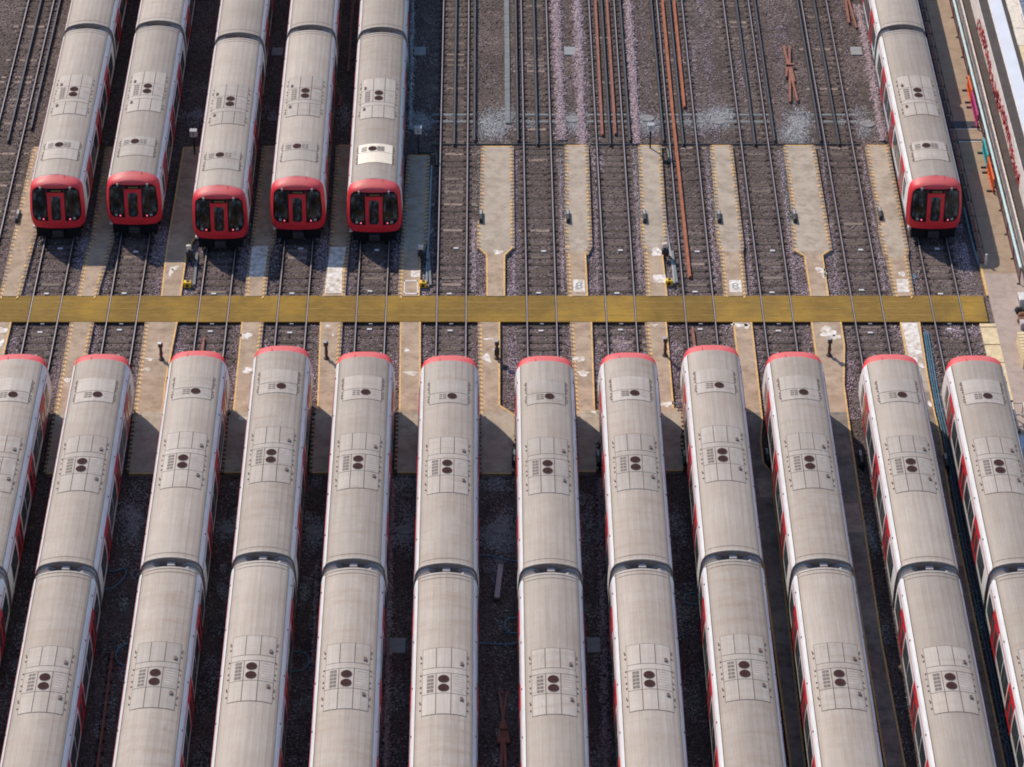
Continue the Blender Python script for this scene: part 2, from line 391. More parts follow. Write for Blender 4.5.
CAR_D, CAR_T, GAP = 17.10, 15.6, .41       # nose to gangway centre, trailer length, half gap
SC_IN = .16
def station(inset, base, blend):
    out = []
    for x, z in PROF:
        k = 1-inset/1.46; xx = x*k; zz = 2+(z-2)*(1-inset*.8/1.6) if z > 2 else z+inset*.25*(1 if z < 1.2 else 0)
        out.append((xx, zz, base+blend*rake(zz)+blend*plan(xx)))
    return out
def red_edge(x, z): # the plane where the red cab paint ends
    return .50+.55*max(0, min(1, (z-1.6)/1.7))
def cab_stations():
    st = [station(.17, 0, 1), station(.115, .035, 1), station(.07, .10, .98), station(.03, .21, .95)]
    a = station(0, 0, 0)
    last = [(x, z, max(red_edge(x, z), 0)) for x, z, _ in a]
    mid = [((x0+x1)/2*1.0+(.006), (z0+z1)/2, (s0+s1)/2) for (x0, z0, s0), (x1, z1, s1) in zip(st[-1], last)]
    # keep stations ordered front to back
    seq = st+[mid, last]
    for k in range(1, len(seq)):
        seq[k] = [(x, z, max(s, ps+.012)) for (x, z, s), (_, _, ps) in zip(seq[k], seq[k-1])]
    return seq
def loft(mb, seq, mat, mat_fn=None):
    o = len(mb.v); n = len(seq[0])
    full = []
    for st in seq:
        ring = [(-x, -s, z) for x, z, s in st]+[(x, -s, z) for x, z, s in reversed(st[:-1])]
        full.append(ring)
    m_ = len(full[0])
    for r in full: mb.v += r
    for k in range(len(full)-1):
        for i in range(m_-1):
            mm = mat_fn(k, i, m_) if mat_fn else mat
            mb.face([o+k*m_+i, o+k*m_+i+1, o+(k+1)*m_+i+1, o+(k+1)*m_+i], mm)
        mb.face([o+k*m_+m_-1, o+k*m_, o+(k+1)*m_, o+(k+1)*m_+m_-1], mat)
    return o, m_
CAB = cab_stations()
def cab_front_mesh():
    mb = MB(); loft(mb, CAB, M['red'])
    # curved front face: rows across the opening of station 0
    st = CAB[0]; rows = []
    for x, z, s in st:
        row = []
        for c in range(13):
            t = -1+2*c/12; xx = x*t
            d = (face_s(x, z)-face_s(xx, z)) if x > 0 else 0
            row.append((xx, -(s-d), z))
        rows.append(row)
    o = len(mb.v)
    for r in rows: mb.v += r
    for k in range(len(rows)-1):
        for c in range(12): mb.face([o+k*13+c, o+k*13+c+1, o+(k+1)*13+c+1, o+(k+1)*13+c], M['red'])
    # narrow black rain line over the windscreens
    return mb
def face_patch(rows, off, mat, cols=7, depth=.035):
    """sheet following the raked cab face; rows = (z, x_left, x_right)"""
    mb = MB(); g = []
    for z, xl, xr in rows:
        g.append([(xl+(xr-xl)*c/(cols-1), z) for c in range(cols)])
    fr = [[(x, -(face_s(x, z)-off), z) for x, z in r] for r in g]; bk = [[(x, -(face_s(x, z)-off+depth), z) for x, z in r] for r in g]
    nR = len(g); o = 0
    for r in fr: mb.v += r
    for r in bk: mb.v += r
    q = nR*cols
    for k in range(nR-1):
        for c in range(cols-1): mb.face([k*cols+c, k*cols+c+1, (k+1)*cols+c+1, (k+1)*cols+c], mat)
    loop = [c for c in range(cols)]+[k*cols+cols-1 for k in range(1, nR)]+[(nR-1)*cols+c for c in reversed(range(cols-1))]+[k*cols for k in reversed(range(1, nR-1))]
    for a, b in zip(loop, loop[1:]+loop[:1]): mb.face([a, q+a, q+b, b], mat)
    return mb
def side_patch(mb, sgn, s0, s1, z0, z1, off, mat, rows=6):
    """sheet on the body side between s0..s1 (distance behind the nose), with edges"""
    o = len(mb.v)
    for k in range(rows):
        z = z0+(z1-z0)*k/(rows-1); x = prof_x(z)
        for s in (s0, s1): mb.v.append((sgn*(x+off), -s, z))
    for k in range(rows):
        z = z0+(z1-z0)*k/(rows-1); x = prof_x(z)-.02
        for s in (s0, s1): mb.v.append((sgn*x, -s, z))
    q = rows*2
    for k in range(rows-1):
        a = [o+2*k, o+2*k+1, o+2*k+3, o+2*k+2]; mb.face(a if sgn < 0 else a[::-1], mat)
        mb.face([o+2*k, o+2*k+2, o+q+2*k+2, o+q+2*k], mat); mb.face([o+2*k+1, o+q+2*k+1, o+q+2*k+3, o+2*k+3], mat)
    mb.face([o, o+q, o+q+1, o+1], mat); e = 2*(rows-1); mb.face([o+e, o+e+1, o+q+e+1, o+q+e], mat)
def roof_sheet(mb, x0, x1, s0, s1, off, mat, cols=None, thick=.02, rows=2):
    """sheet following the roof curve with thin edges"""
    cols = cols or max(2, int((x1-x0)/.14)+1)
    o = len(mb.v)
    for lay in (off, off-thick):
        for s in (s0, s1):
            for c in range(cols):
                x = x0+(x1-x0)*c/(cols-1); mb.v.append((x, -s, prof_z(x)+lay))
    q = 2*cols
    for c in range(cols-1):
        mb.face([o+cols+c, o+cols+c+1, o+c+1, o+c], mat)
        mb.face([o+c, o+c+1, o+q+c+1, o+q+c], mat); mb.face([o+cols+c+1, o+cols+c, o+q+cols+c, o+q+cols+c+1], mat)
    for c in (0, cols-1): mb.face([o+c, o+q+c, o+q+cols+c, o+cols+c], mat)
def body_mesh(s0, s1, cab):
    mb = MB(); a = station(0, 0, 0)
    seq = []
    if cab: seq.append(CAB[-1])
    else: seq.append([(x, z, s0) for x, z, _ in a])
    for s in np.linspace(s0+(1.4 if cab else .6), s1, 5): seq.append([(x, z, float(s)) for x, z, _ in a])
    o, m_ = loft(mb, seq, M['body'])
    mb.face([o+(len(seq)-1)*m_+i for i in range(m_)], M['bellows'])
    if not cab: mb.face([o+i for i in reversed(range(m_))], M['bellows'])
    return mb
def roof_mesh(s0, s1, band_front):
    mb = MB(); xs = [-1.185, -1.09, -.97, -.86, -.72, -.58, -.43, -.28, -.14, 0, .14, .28, .43, .58, .72, .86, .97, 1.09, 1.185]
    n = len(xs)
    for lay in (.012, -.03):
        for s in (s0, s1):
            mb.v += [(x, -s, prof_z(x)+lay) for x in xs]
    q = 2*n
    for c in range(n-1):
        mb.face([n+c, n+c+1, c+1, c], M['roof']); mb.face([c, c+1, q+c+1, q+c], M['roof']); mb.face([n+c+1, n+c, q+n+c, q+n+c+1], M['roof'])
    for c in (0, n-1): mb.face([c, q+c, q+n+c, n+c], M['roof'])
    # end bands: a joint line, then the rolled end rim
    for end, sg in ((s1, -1), (s0, 1)) if band_front else ((s1, -1),):
        def rng(a, b): return tuple(sorted((end+sg*a, end+sg*b)))
        a, b = rng(.33, .365); roof_sheet(mb, -1.2, 1.2, a, b, .0165, M['panel_gap'], 19, .006)
        a, b = rng(-.012, .10); roof_sheet(mb, -1.25, 1.25, a, b, .035, M['roof_panel'], 19, .05)
    return mb
def ring_disc(mb, x, s, r, z, mat_rim, mat_in):
    o = len(mb.v); n = 20
    for rr, dz in ((r+.010, -.02), (r+.006, .020), (r-.004, .020), (r-.006, .012)):
        for i in range(n):
            t = 2*math.pi*i/n; mb.v.append((x+rr*math.cos(t), -s+rr*math.sin(t), prof_z(x+rr*math.cos(t))+.034+dz))
    for k in range(3):
        for i in range(n): mb.face([o+k*n+i, o+k*n+(i+1) % n, o+(k+1)*n+(i+1) % n, o+(k+1)*n+i], mat_rim if k < 1 else mat_in)
    mb.face([o+3*n+i for i in range(n)], mat_in)
    hub = len(mb.v); mb.v += [(x+.06*math.cos(k), -s+.06*math.sin(k), prof_z(x)+.05) for k in np.linspace(0, 5.5, 8)]; mb.face([hub+k for k in range(8)], mat_in)
def latches(mb, pts, mat='latch'):
    for x, s, w, l in pts:
        z = prof_z(x)+.012; mb.box(x-w/2, x+w/2, -s-l/2, -s+l/2, z, z+.03, M[mat])
def ac_unit(car, s0, lside=-1):
    """roof air-conditioning pack whose front joint lies s0 behind the nose; total 4.33 m"""
    mb = MB(); g = .017
    roof_sheet(mb, -.93, .96, s0, s0+4.33, .018, M['panel_gap'], 15, .01)
    def row(a, b, xs):
        for xa, xb in zip(xs, xs[1:]): roof_sheet(mb, xa+g, xb-g, s0+a+g, s0+b-g, .03, M['roof_panel'], None, .02)
    X4 = [-.93, -.34, .30, .96]
    row(.02, 1.33, X4); row(1.33, 1.70, [-.93, .96]); row(1.70, 3.0, X4); row(3.0, 4.32, X4)
    latches(mb, [(sx*.985, s0+t, .06, .07) for sx in (-1, 1) for t in (.55, .85, 1.68, 2.45, 2.78, 3.52, 3.92)])
    latches(mb, [(sx*1.01, s0+t, .05, .05) for sx in (-1, 1) for t in (.42, 2.0, 3.4)], 'latch_b')
    u = mb.build('roof_unit', car)
    mb = MB()
    for t in (1.02, 3.3): z = prof_z(.74)+.03; mb.box(.68, .80, -(s0+t)-.11, -(s0+t)+.11, z-.02, z+.05, M['latch'])
    mb.build('vent_cap', car)
    for t in (2.09, 2.66):
        f = MB(); ring_disc(f, -.02, s0+t, .232, prof_z(.1)+.022, M['fan_rim'], M['fan']); f.build('roof_fan', car)
    lv = MB(); roof_sheet(lv, *sorted((lside*.74, lside*.43)), s0+1.76, s0+2.92, .032, M['roof_panel'], 3, .01)
    for r in range(5):
        for k in range(2):
            a = s0+1.80+r*.23; x = (-.72 if lside < 0 else .45)+k*.15; roof_sheet(lv, x, x+.135, a, a+.17, .036, M['louvre'], 2, .02)
    lv.build('louvre', car)
    gr = MB()
    for r in range(7):
        a = s0+1.80+r*.16; roof_sheet(gr, *sorted((-lside*.40, -lside*.80)), a, a+.08, .036, M['grille'], 4, .02)
    gr.build('grille', car)
def fit_side(car, doors, windows):
    for sgn in (-1, 1):
        for c in doors:
            d = MB(); side_patch(d, sgn, c-.80, c-.015, 1.0, 2.93, .018, M['door_red'], 8); side_patch(d, sgn, c+.015, c+.80, 1.0, 2.93, .018, M['door_red'], 8)
            for a in (c-.66, c+.16): side_patch(d, sgn, a, a+.50, 1.62, 2.66, .024, M['glass'])
            d.build('door', car)
        for a, b in windows:
            w = MB(); side_patch(w, sgn, a, b, 1.72, 2.72, .012, M['black']); side_patch(w, sgn, a+.06, b-.06, 1.78, 2.66, .017, M['glass']); w.build('window', car)
    for sgn in (-1, 1):
        pass
def gutter(car, s0, s1):
    for sgn in (-1, 1):
        mb = MB(); a = 1.20
        mb.beam((sgn*a, -s0, prof_z(1.20)+.012), (sgn*a, -s1, prof_z(1.20)+.012), .035, .03, M['panel_gap'])
        x = prof_x(2.96)+.006
        mb.beam((sgn*x, -s0-.3, 2.965), (sgn*x, -s1, 2.965), .014, .05, M['red_line'])
        for k in range(int((s1-s0)/3)):
            s = s0+1.1+k*3.07; mb.box(sgn*1.345-.02, sgn*1.345+.02, -s-.03, -s+.03, 3.13, 3.2, M['latch'])
        mb.build('gutter', car)
def bogies(car, ss):
    for s in ss:
        mb = MB()
        for sx in (-1, 1):
            mb.box(sx*1.0-.08, sx*1.0+.08, -s-1.5, -s+1.5, .35, .62, M['black'])
            for w in (-1.1, 1.1):
                n = 14; o = len(mb.v)
                for xx in (sx*.75-.06, sx*.75+.06):
                    mb.v += [(xx, -s+w+.38*math.cos(2*math.pi*i/n), .55+.38*math.sin(2*math.pi*i/n)) for i in range(n)]
                mb.face([o+i for i in range(n)], M['black']); mb.face([o+n+i for i in reversed(range(n))], M['black'])
                for i in range(n): mb.face([o+i, o+n+i, o+n+(i+1) % n, o+(i+1) % n], M['black'])
        mb.build('bogie', car)
def underframe(car, s0, s1):
    mb = MB(); mb.box(-1.28, 1.28, -s1, -s0, .62, .93, M['black'])
    for k, (a, b) in enumerate(((.36, .45), (.48, .62))): mb.box(-1.15, 1.15, -(s0+(s1-s0)*b), -(s0+(s1-s0)*a), .33, .62, M['black'])
    mb.build('underframe', car)

def driving_car(train, lside=-1):
    e = CAR_D-.27
    car = body_mesh(0, e, True).build('driving_car', train, smooth=False)
    roof_mesh(1.07, e, False).build('roof', car, smooth=False)
    cab_front_mesh().build('cab_front', car, smooth=True)
    for sg in (-1, 1):
        rows = []
        for z in (1.42, 1.47, 1.55, 1.66, 1.8, 2.0, 2.3, 2.6, 2.85, 3.05, 3.17, 3.26):
            out = 1.285
            if z < 1.8: out = 1.285-.36*(1-math.sqrt(max(0, 1-((1.8-z)/.40)**2)))
            if z > 3.05: out = 1.22-.15*(z-3.05)/.21
            elif z > 2.3: out = 1.285-.065*(z-2.3)/.75
            rows.append((z, *sorted((sg*.462, sg*out))))
        ws = face_patch(rows, .012, M['black']).build('windscreen', car, smooth=False)
        zs = [r for r in rows if 1.6 < r[0] < 3.2]; zs = [(1.66, zs[0][1], zs[0][2])]+zs[1:]
        face_patch([(z, xl+.055, xr-.055) for z, xl, xr in zs], .018, M['cab_glass']).build('windscreen_pane', car)
        # lamps low in the dark panel
        for xc, r, mt in ((.70, .038, 'tail'), (.92, .07, 'lampglass')):
            h = face_patch([(1.50+dz*r/.055, sg*xc-r, sg*xc+r) for dz in (0, .05, .10)], .03, M[mt], 4)
            h.build('tail_light' if mt == 'tail' else 'headlight', car)
        w = MB(); x0 = sg*.78
        w.beam((x0, -(face_s(x0, 3.24)-.06), 3.24), (x0*.98, -(face_s(x0, 2.75)-.045), 2.75), .02, .02, M['dark_metal'])
        w.box(x0-.05, x0+.05, -(face_s(x0, 3.26)-.09), -(face_s(x0, 3.26)+.05), 3.22, 3.36, M['wiper'])
        w.build('wiper', car)
    d = face_patch([(z, -.43, .43) for z in (.98, 1.3, 1.6, 2.0, 2.4, 2.8, 3.02)], .012, M['red'], 5)
    d.build('cab_door', car)
    face_patch([(1.48, -.17, .17), (1.56, -.245, .245), (1.66, -.255, .255), (2.0, -.255, .255), (2.75, -.255, .255), (2.85, -.23, .23)], .022, M['cab_glass'], 5).build('cab_door_window', car)
    face_patch([(z, -.44, .44) for z in (3.06, 3.15, 3.27)], .012, M['black'], 5).build('destination_panel', car)
    face_patch([(z, -1.02, 1.02) for z in (3.245, 3.29)], .010, M['black'], 13).build('brow_seal', car)
    face_patch([(z, -.30, .22) for z in (3.11, 3.19)], .02, M['amber'], 5).build('destination_display', car)
    g = MB()
    for x in (-.46, .46):
        g.beam((x, -(face_s(x, 1.0)-.012), 1.0), (x, -(face_s(x, 3.2)-.02), 3.2), .02, .02, M['red_line'])
    g.beam((-.46, -(face_s(.46, 3.47)-.012), 3.47), (-.46, -1.04, 3.665), .022, .02, M['red_line'])
    g.build('panel_joint', car)
    sk = MB()
    sk.box(-1.16, 1.16, -.62, -.20, .34, .93, M['black'], .04); sk.box(-.28, .28, -.35, .12, .52, .86, M['dark_metal'], .03)
    for sx in (-.95, .95): sk.beam((sx, -.4, .55), (sx, -.1, .22), .1, .06, M['dark_metal'])
    sk.build('coupler_apron', car)
    cs = MB(); cs.box(1.16, 1.33, -.62, -.30, .82, .915, M['white'], .02); cs.build('corner_block', car)  # small white block at the cab's lower corner
    fit_side(car, (3.55, 8.45, 13.2), ((1.75, 2.45), (4.6, 5.9), (6.05, 7.35), (9.5, 10.75), (10.9, 12.15), (14.25, 15.9)))
    gutter(car, 1.1, e)
    # small roof hatch behind the cab
    h = MB(); roof_sheet(h, -.93, .93, 2.65, 4.61, .018, M['panel_gap'], 15, .01)
    for a, b in ((2.65, 3.75), (3.75, 4.61)): roof_sheet(h, -.905, .905, a+.018, b-.018, .03, M['roof_panel'], 15, .02)
    latches(h, [(sx*.965, t, .045, .06) for sx in (-1, 1) for t in (2.77, 2.95, 3.15, 3.35, 3.55, 3.90, 4.10, 4.35)])
    latches(h, [(sx*1.0, t, .04, .05) for sx in (-1, 1) for t in (2.85, 3.25, 4.20)], 'latch_b')
    h.build('roof_hatch', car)
    f = MB(); ring_disc(f, .16, 4.07, .225, prof_z(.18)+.022, M['fan_rim'], M['fan']); f.build('roof_fan', car)
    lv = MB(); roof_sheet(lv, -.49, -.08, 3.83, 4.33, .032, M['roof_panel'], 3, .01)
    for r in range(3):
        for k in range(2): roof_sheet(lv, -.46+k*.19, -.30+k*.19, 3.87+r*.16, 3.97+r*.16, .036, M['louvre'], 2, .02)
    lv.build('louvre', car)
    gr = MB()
    for r in range(3): roof_sheet(gr, .46, .76, 3.87+r*.16, 3.96+r*.16, .036, M['louvre'] if lside > 0 else M['grille'], 3, .02)
    gr.build('grille', car)
    ac_unit(car, 7.33, lside)
    bogies(car, (2.6, 14.0)); underframe(car, .6, e-.2)
    return car
def passenger_car(train, lside=-1):
    a, b = CAR_D+GAP, CAR_D+CAR_T-GAP
    car = body_mesh(a, b, False).build('passenger_car', train)
    roof_mesh(a, b, True).build('roof', car)
    c = (a+b)/2
    fit_side(car, (c-4.95, c, c+4.95), ((a+.3, a+1.6), (c-3.95, c-2.55), (c-2.4, c-1.0), (c+1.0, c+2.4), (c+2.55, c+3.95), (b-1.6, b-.3)))
    gutter(car, a, b); ac_unit(car, CAR_D+5.55, lside)
    bogies(car, (a+2.2, b-2.2)); underframe(car, a+.2, b-.2)
    return car
def gangway(train):
    mb = MB(); s0, s1 = CAR_D-.29, CAR_D+GAP+.02
    prof = [(1.24, .95), (1.36, 1.6), (1.37, 2.5), (1.33, 2.92), (1.25, 3.15), (1.10, 3.32), (.80, 3.42), (.52, 3.30), (0, 3.27)]
    def ringp(s, k): return [(x*k, z if z < 2 else 2+(z-2)*k, s) for x, z in prof]
    seq = []
    ss = np.linspace(s0, s1, 9)
    for i, s in enumerate(ss): seq.append(ringp(float(s), 1.0 if i % 2 == 0 else .955))
    def mf(k, i, n): return M['bellows_lit_rib'] if (k in (0, 3, 4, 7)) and (3 <= i <= 6 or n-8 <= i <= n-5) else M['bellows']  # paler tone paints sunlight onto the rib shoulders
    loft(mb, seq, M['bellows'], mf)
    g = mb.build('gangway', train)
    bx = MB(); bx.box(-.15, .19, -CAR_D-.02, -CAR_D+.25, 3.25, 3.47, M['box_grey'], .02); bx.build('junction_box', g)
    return g

TRACK_X = dict(A=-22.891, B=-18.874, C=-14.242, D=-10.191, E=-6.152, F=-2.037, G=2.592, H=6.651, I=10.713, J=14.701, K=19.378, L=23.439)
LOWER = dict(A=-25.5, B=-25.5, C=-25.22, D=-24.8, E=-25.31, F=-25.64, G=-25.67, H=-25.39, I=-24.75, J=-25.33, K=-25.55, L=-25.65)
UPPER = dict(A=23.45, B=23.80, C=22.40, D=23.30, E=23.05, L=23.38)
ORD = ['leftmost', 'second', 'third', 'fourth', 'fifth', 'sixth', 'seventh', 'eighth', 'ninth', 'tenth', 'eleventh', 'rightmost']
proto = None; proto_far = None
def make_train(lv=-1):
    t = empty('metro_train', (0, 0, 0)); driving_car(t, lv); passenger_car(t, lv); gangway(t); return t
def place(first, x, y, rz, label, group):
    t = first if first else copy_tree(proto if rz == 0 else proto_far)
    t.location = (x, y, 0); t.rotation_euler = (0, 0, rz); tag(t, label, 'train', group); return t
for i, n in enumerate(TRACK_X):
    if i == 0: lab = 'leftmost train of the near row, its roof cut by the left picture edge'
    elif i == 11: lab = 'rightmost train of the near row, beside the concrete path'
    else: lab = f'grey-roofed red and white train, {ORD[i]} from the left in the near row'
    if proto is None: proto = make_train(); t = place(proto, TRACK_X[n], LOWER[n]-.04+CAR_D, 0, lab, 'trains in the near row showing their roofs')
    else: t = place(None, TRACK_X[n], LOWER[n]-.04+CAR_D, 0, lab, 'trains in the near row showing their roofs')
UL = dict(A='leftmost red-fronted train facing the camera, beside the open track at far left', B='second red-fronted train from the left in the far row',
          C='middle red-fronted train of the far left five, standing furthest forward', D='fourth red-fronted train from the left in the far row',
          E='red-fronted train with a clean cream roof hatch, nearest the empty tracks', L='red-fronted train parked alone at the far right beside the tan path')
for n in UPPER:
    far = None
    if proto_far is None: proto_far = make_train(1); far = proto_far
    t = place(far, TRACK_X[n], UPPER[n]+.17-CAR_D, math.pi, UL[n], 'trains in the far row facing the camera')
    if n == 'E':
        for car in t.children:
            for ch in car.children:
                if ch.name.startswith('roof_hatch'):
                    ch.data = ch.data.copy(); ch['label'] = 'clean cream roof hatch'
                    for k, mt in enumerate(ch.data.materials):
                        if mt == M['roof_panel']: ch.data.materials[k] = M['clean_panel']

# ------------------------------------------------------------------ ground
g = MB(); g.v = [(-400, -300, 0), (400, -300, 0), (400, 500, 0), (-400, 500, 0)]; g.face((0, 1, 2, 3), M['ground'])
tag(g.build('ground'), kind='structure')

# ------------------------------------------------------------------ railway tracks
def rail_mesh(y0, y1, w=.055, base=.20, z0=.02, z1=.17, top='steel', name='running_rail', parent=None, x=0):
    mb = MB(); h = w/2
    mb.box(x-base/2, x+base/2, y0, y1, z0, z0+.02, M['rust_dark']); mb.box(x-.012, x+.012, y0, y1, z0+.02, z1-.035, M['rust_dark'])
    mb.box(x-h, x+h, y0, y1, z1-.035, z1-.003, M['rust_dark'])
    o = len(mb.v); mb.v += [(x-h+.004, y0, z1), (x+h-.004, y0, z1), (x+h-.004, y1, z1), (x-h+.004, y1, z1)]; mb.face((o, o+1, o+2, o+3), M[top])
    return mb.build(name, parent)
YB, YT = -38.0, 42.0
DECK_Y0, DECK_Y1 = P(450, 321.5, .19).y, P(450, 295.3, .19).y
COND = dict(F=(0, .83+.30), G=(0, -1.08), H=(0, 1.10), I=(0, -1.09), J=(0, 1.12), K=(0, -1.0), Z=(0, 1.13), B=(0, 1.1), C=(0, 1.1), A=(0, 1.1), D=(0, -1.1), E=(0, -1.1), L=(0, -1.1))
TX = dict(TRACK_X); TX['Z'] = -26.85
sl = MB(); sl.box(-1.28, 1.28, -.125, .125, -.10, .022, M['sleeper'], .012)
for sx in (-.7525, .7525): sl.box(sx-.23, sx+.23, -.10, .10, .02, .06, M['rust_dark'])
for sx in (-.7525, .7525):
    for d in (-.11, .11): sl.box(sx+d-.03, sx+d+.03, -.05, .05, .03, .075, M['rust_dark'])
sleeper0 = sl.build('sleeper'); sleeper_pale = sleeper0.data.copy(); sleeper_pale.materials[0] = M['pale_sleeper']; sleeper_used = [False]
mk = MB(); mk.box(-.13, .13, -.075, .075, 0, .05, M['white'], .02)
marker0 = mk.build('track_marker'); marker_used = [False]
TL = dict(Z='open railway track at the far left, left of every far-row train', F='empty railway track nearest the five far-left trains', G='empty railway track just right of the grey cable trough',
          H='empty railway track holding two short brown rusty rails', I='empty railway track holding the longest bright orange rusty rail',
          J='empty railway track between the fifth and sixth pale walkways from the right edge', K='empty railway track left of the train parked alone at far right')
for idx, n in enumerate(TX):
    lab = TL.get(n)
    if not lab:
        lab = {'A': 'railway track under the leftmost trains of both rows', 'L': 'railway track running beside the tan path at far right'}.get(n) or f'railway track under the {ORD[idx]} train from the left in both rows'
    if n == 'J': lab = 'empty railway track directly right of the one with the orange rusty rail'
    t = empty('railway_track', (TX[n], 0, 0), 0, lab, 'track', 'tracks of the depot yard')
    for sx in (-.7525, .7525): rail_mesh(YB, YT, x=sx, parent=t)
    yc = P(500, 144, .2).y
    for k, cx in enumerate(COND[n]):
        ye = yc+(.35 if k else 0)
        if n != 'Z': rail_mesh(ye+(0 if n in 'FGHIJK' else .4), YT, .085, .17, .05, .22+.02*k, 'cond_top', 'conductor_rail', t, cx)
        else: rail_mesh(P(12, 141, .2).y if k == 0 else P(30, 128, .2).y, YT, .085, .17, .05, .23, 'cond_top', 'conductor_rail', t, cx)
        # lower yard conductor rails behind the walkway ends
        if n != 'Z': rail_mesh(YB, -14.6, .075, .10, .06, .21, 'cond_top', 'conductor_rail', t, -cx)
    vis = []
    hid = []
    y = YB+.3
    while y < YT:
        low = n in LOWER and y < LOWER[n]+CAR_D-1.5
        up = n in UPPER and y > UPPER[n]-CAR_D+1.5
        deck = DECK_Y0-.1 < y < DECK_Y1+.1
        if not deck: (hid if low or up else vis).append(y)
        y += .66
    if n == 'Z': vis = [v for v in vis if v > 6]
    for yy in vis[-100:]:
        s = sleeper0 if not sleeper_used[0] else sleeper0.copy()
        if sleeper_used[0]: C.objects.link(s)
        sleeper_used[0] = True; s.parent = t
        if random.random() < (.35 if n == 'Z' else .05): s.data = sleeper_pale
        s.name = 'sleeper'; s.location = (random.uniform(-.03, .03), yy+random.uniform(-.04, .04), random.uniform(-.025, .006)); s.rotation_euler = (0, 0, random.uniform(-.012, .012))
    if hid:
        hb = MB()
        for yy in hid: hb.box(-1.28, 1.28, yy-.125, yy+.125, -.1, .02, M['sleeper'])
        tag(hb.build('sleeper', t), kind='stuff', label='sleepers hidden beneath the parked trains')
    if n in 'FGHIJK':
        for py in (114.5, 121.5):
            ps = MB(); ps.box(-1.28, 1.28, -.12, .12, -.1, .034, M['trough'], .012); o = ps.build('sleeper', t, (0, P(500, py, .03).y, 0)); o['label'] = 'pale concrete sleeper'
    if n != 'Z':
        for py, dx in ((250, .12 if n in 'ABCDE' else .2), (292, -.12), (331, -.05)):
            if (n in UPPER and py == 250 and n == 'C'): continue
            s = marker0 if not marker_used[0] else marker0.copy()
            if marker_used[0]: C.objects.link(s)
            marker_used[0] = True; s.parent = t; s.location = (dx, P(500, py+random.uniform(-2, 2), .05).y, .022)

# ------------------------------------------------------------------ foot crossing
cross = empty('foot_crossing', (0, (DECK_Y0+DECK_Y1)/2, 0), 0, 'yellow-brown boarded foot crossing running over all the tracks', 'crossing')
edges = [P(-8, 310, .19).x]
for n in TRACK_X: edges += [TRACK_X[n]-.7525, TRACK_X[n]+.7525]
edges.append(P(986, 309, .19).x)
nb = 4; bw = (DECK_Y1-DECK_Y0)/nb; yc0 = (DECK_Y0+DECK_Y1)/2
for a, b in zip(edges, edges[1:]):
    mb = MB(); x0 = a+.045 if a != edges[0] else a; x1 = b-.045 if b != edges[-1] else b
    cuts = [x0]
    while cuts[-1]+3.2 < x1: cuts.append(cuts[-1]+2.4+random.uniform(-.2, .2))
    cuts.append(x1)
    for k in range(nb):
        for ca, cb in zip(cuts, cuts[1:]):
            dz = random.uniform(-.004, .004)
            mb.box(ca+.006, cb-.006, DECK_Y0+k*bw+.004-yc0, DECK_Y0+(k+1)*bw-.004-yc0, .10+dz, .175+dz, M['deck'], .008)
    for k in (1, 2, 3): mb.box(x0+.01, x1-.01, DECK_Y0+k*bw-.016-yc0, DECK_Y0+k*bw+.016-yc0, .17, .183, M['deck_worn'])
    mb.box(x0+.02, x1-.02, -.9, .9, .02, .10, M['dark_metal'])
    mb.build('deck_panel', cross)
for n in TRACK_X:
    mb = MB(); x = TRACK_X[n]; mb.box(x-.10, x+.10, DECK_Y0-.10-yc0, DECK_Y0-.006-yc0, .03, .11, M['grey_metal'], .01); mb.build('drain_clip', cross)

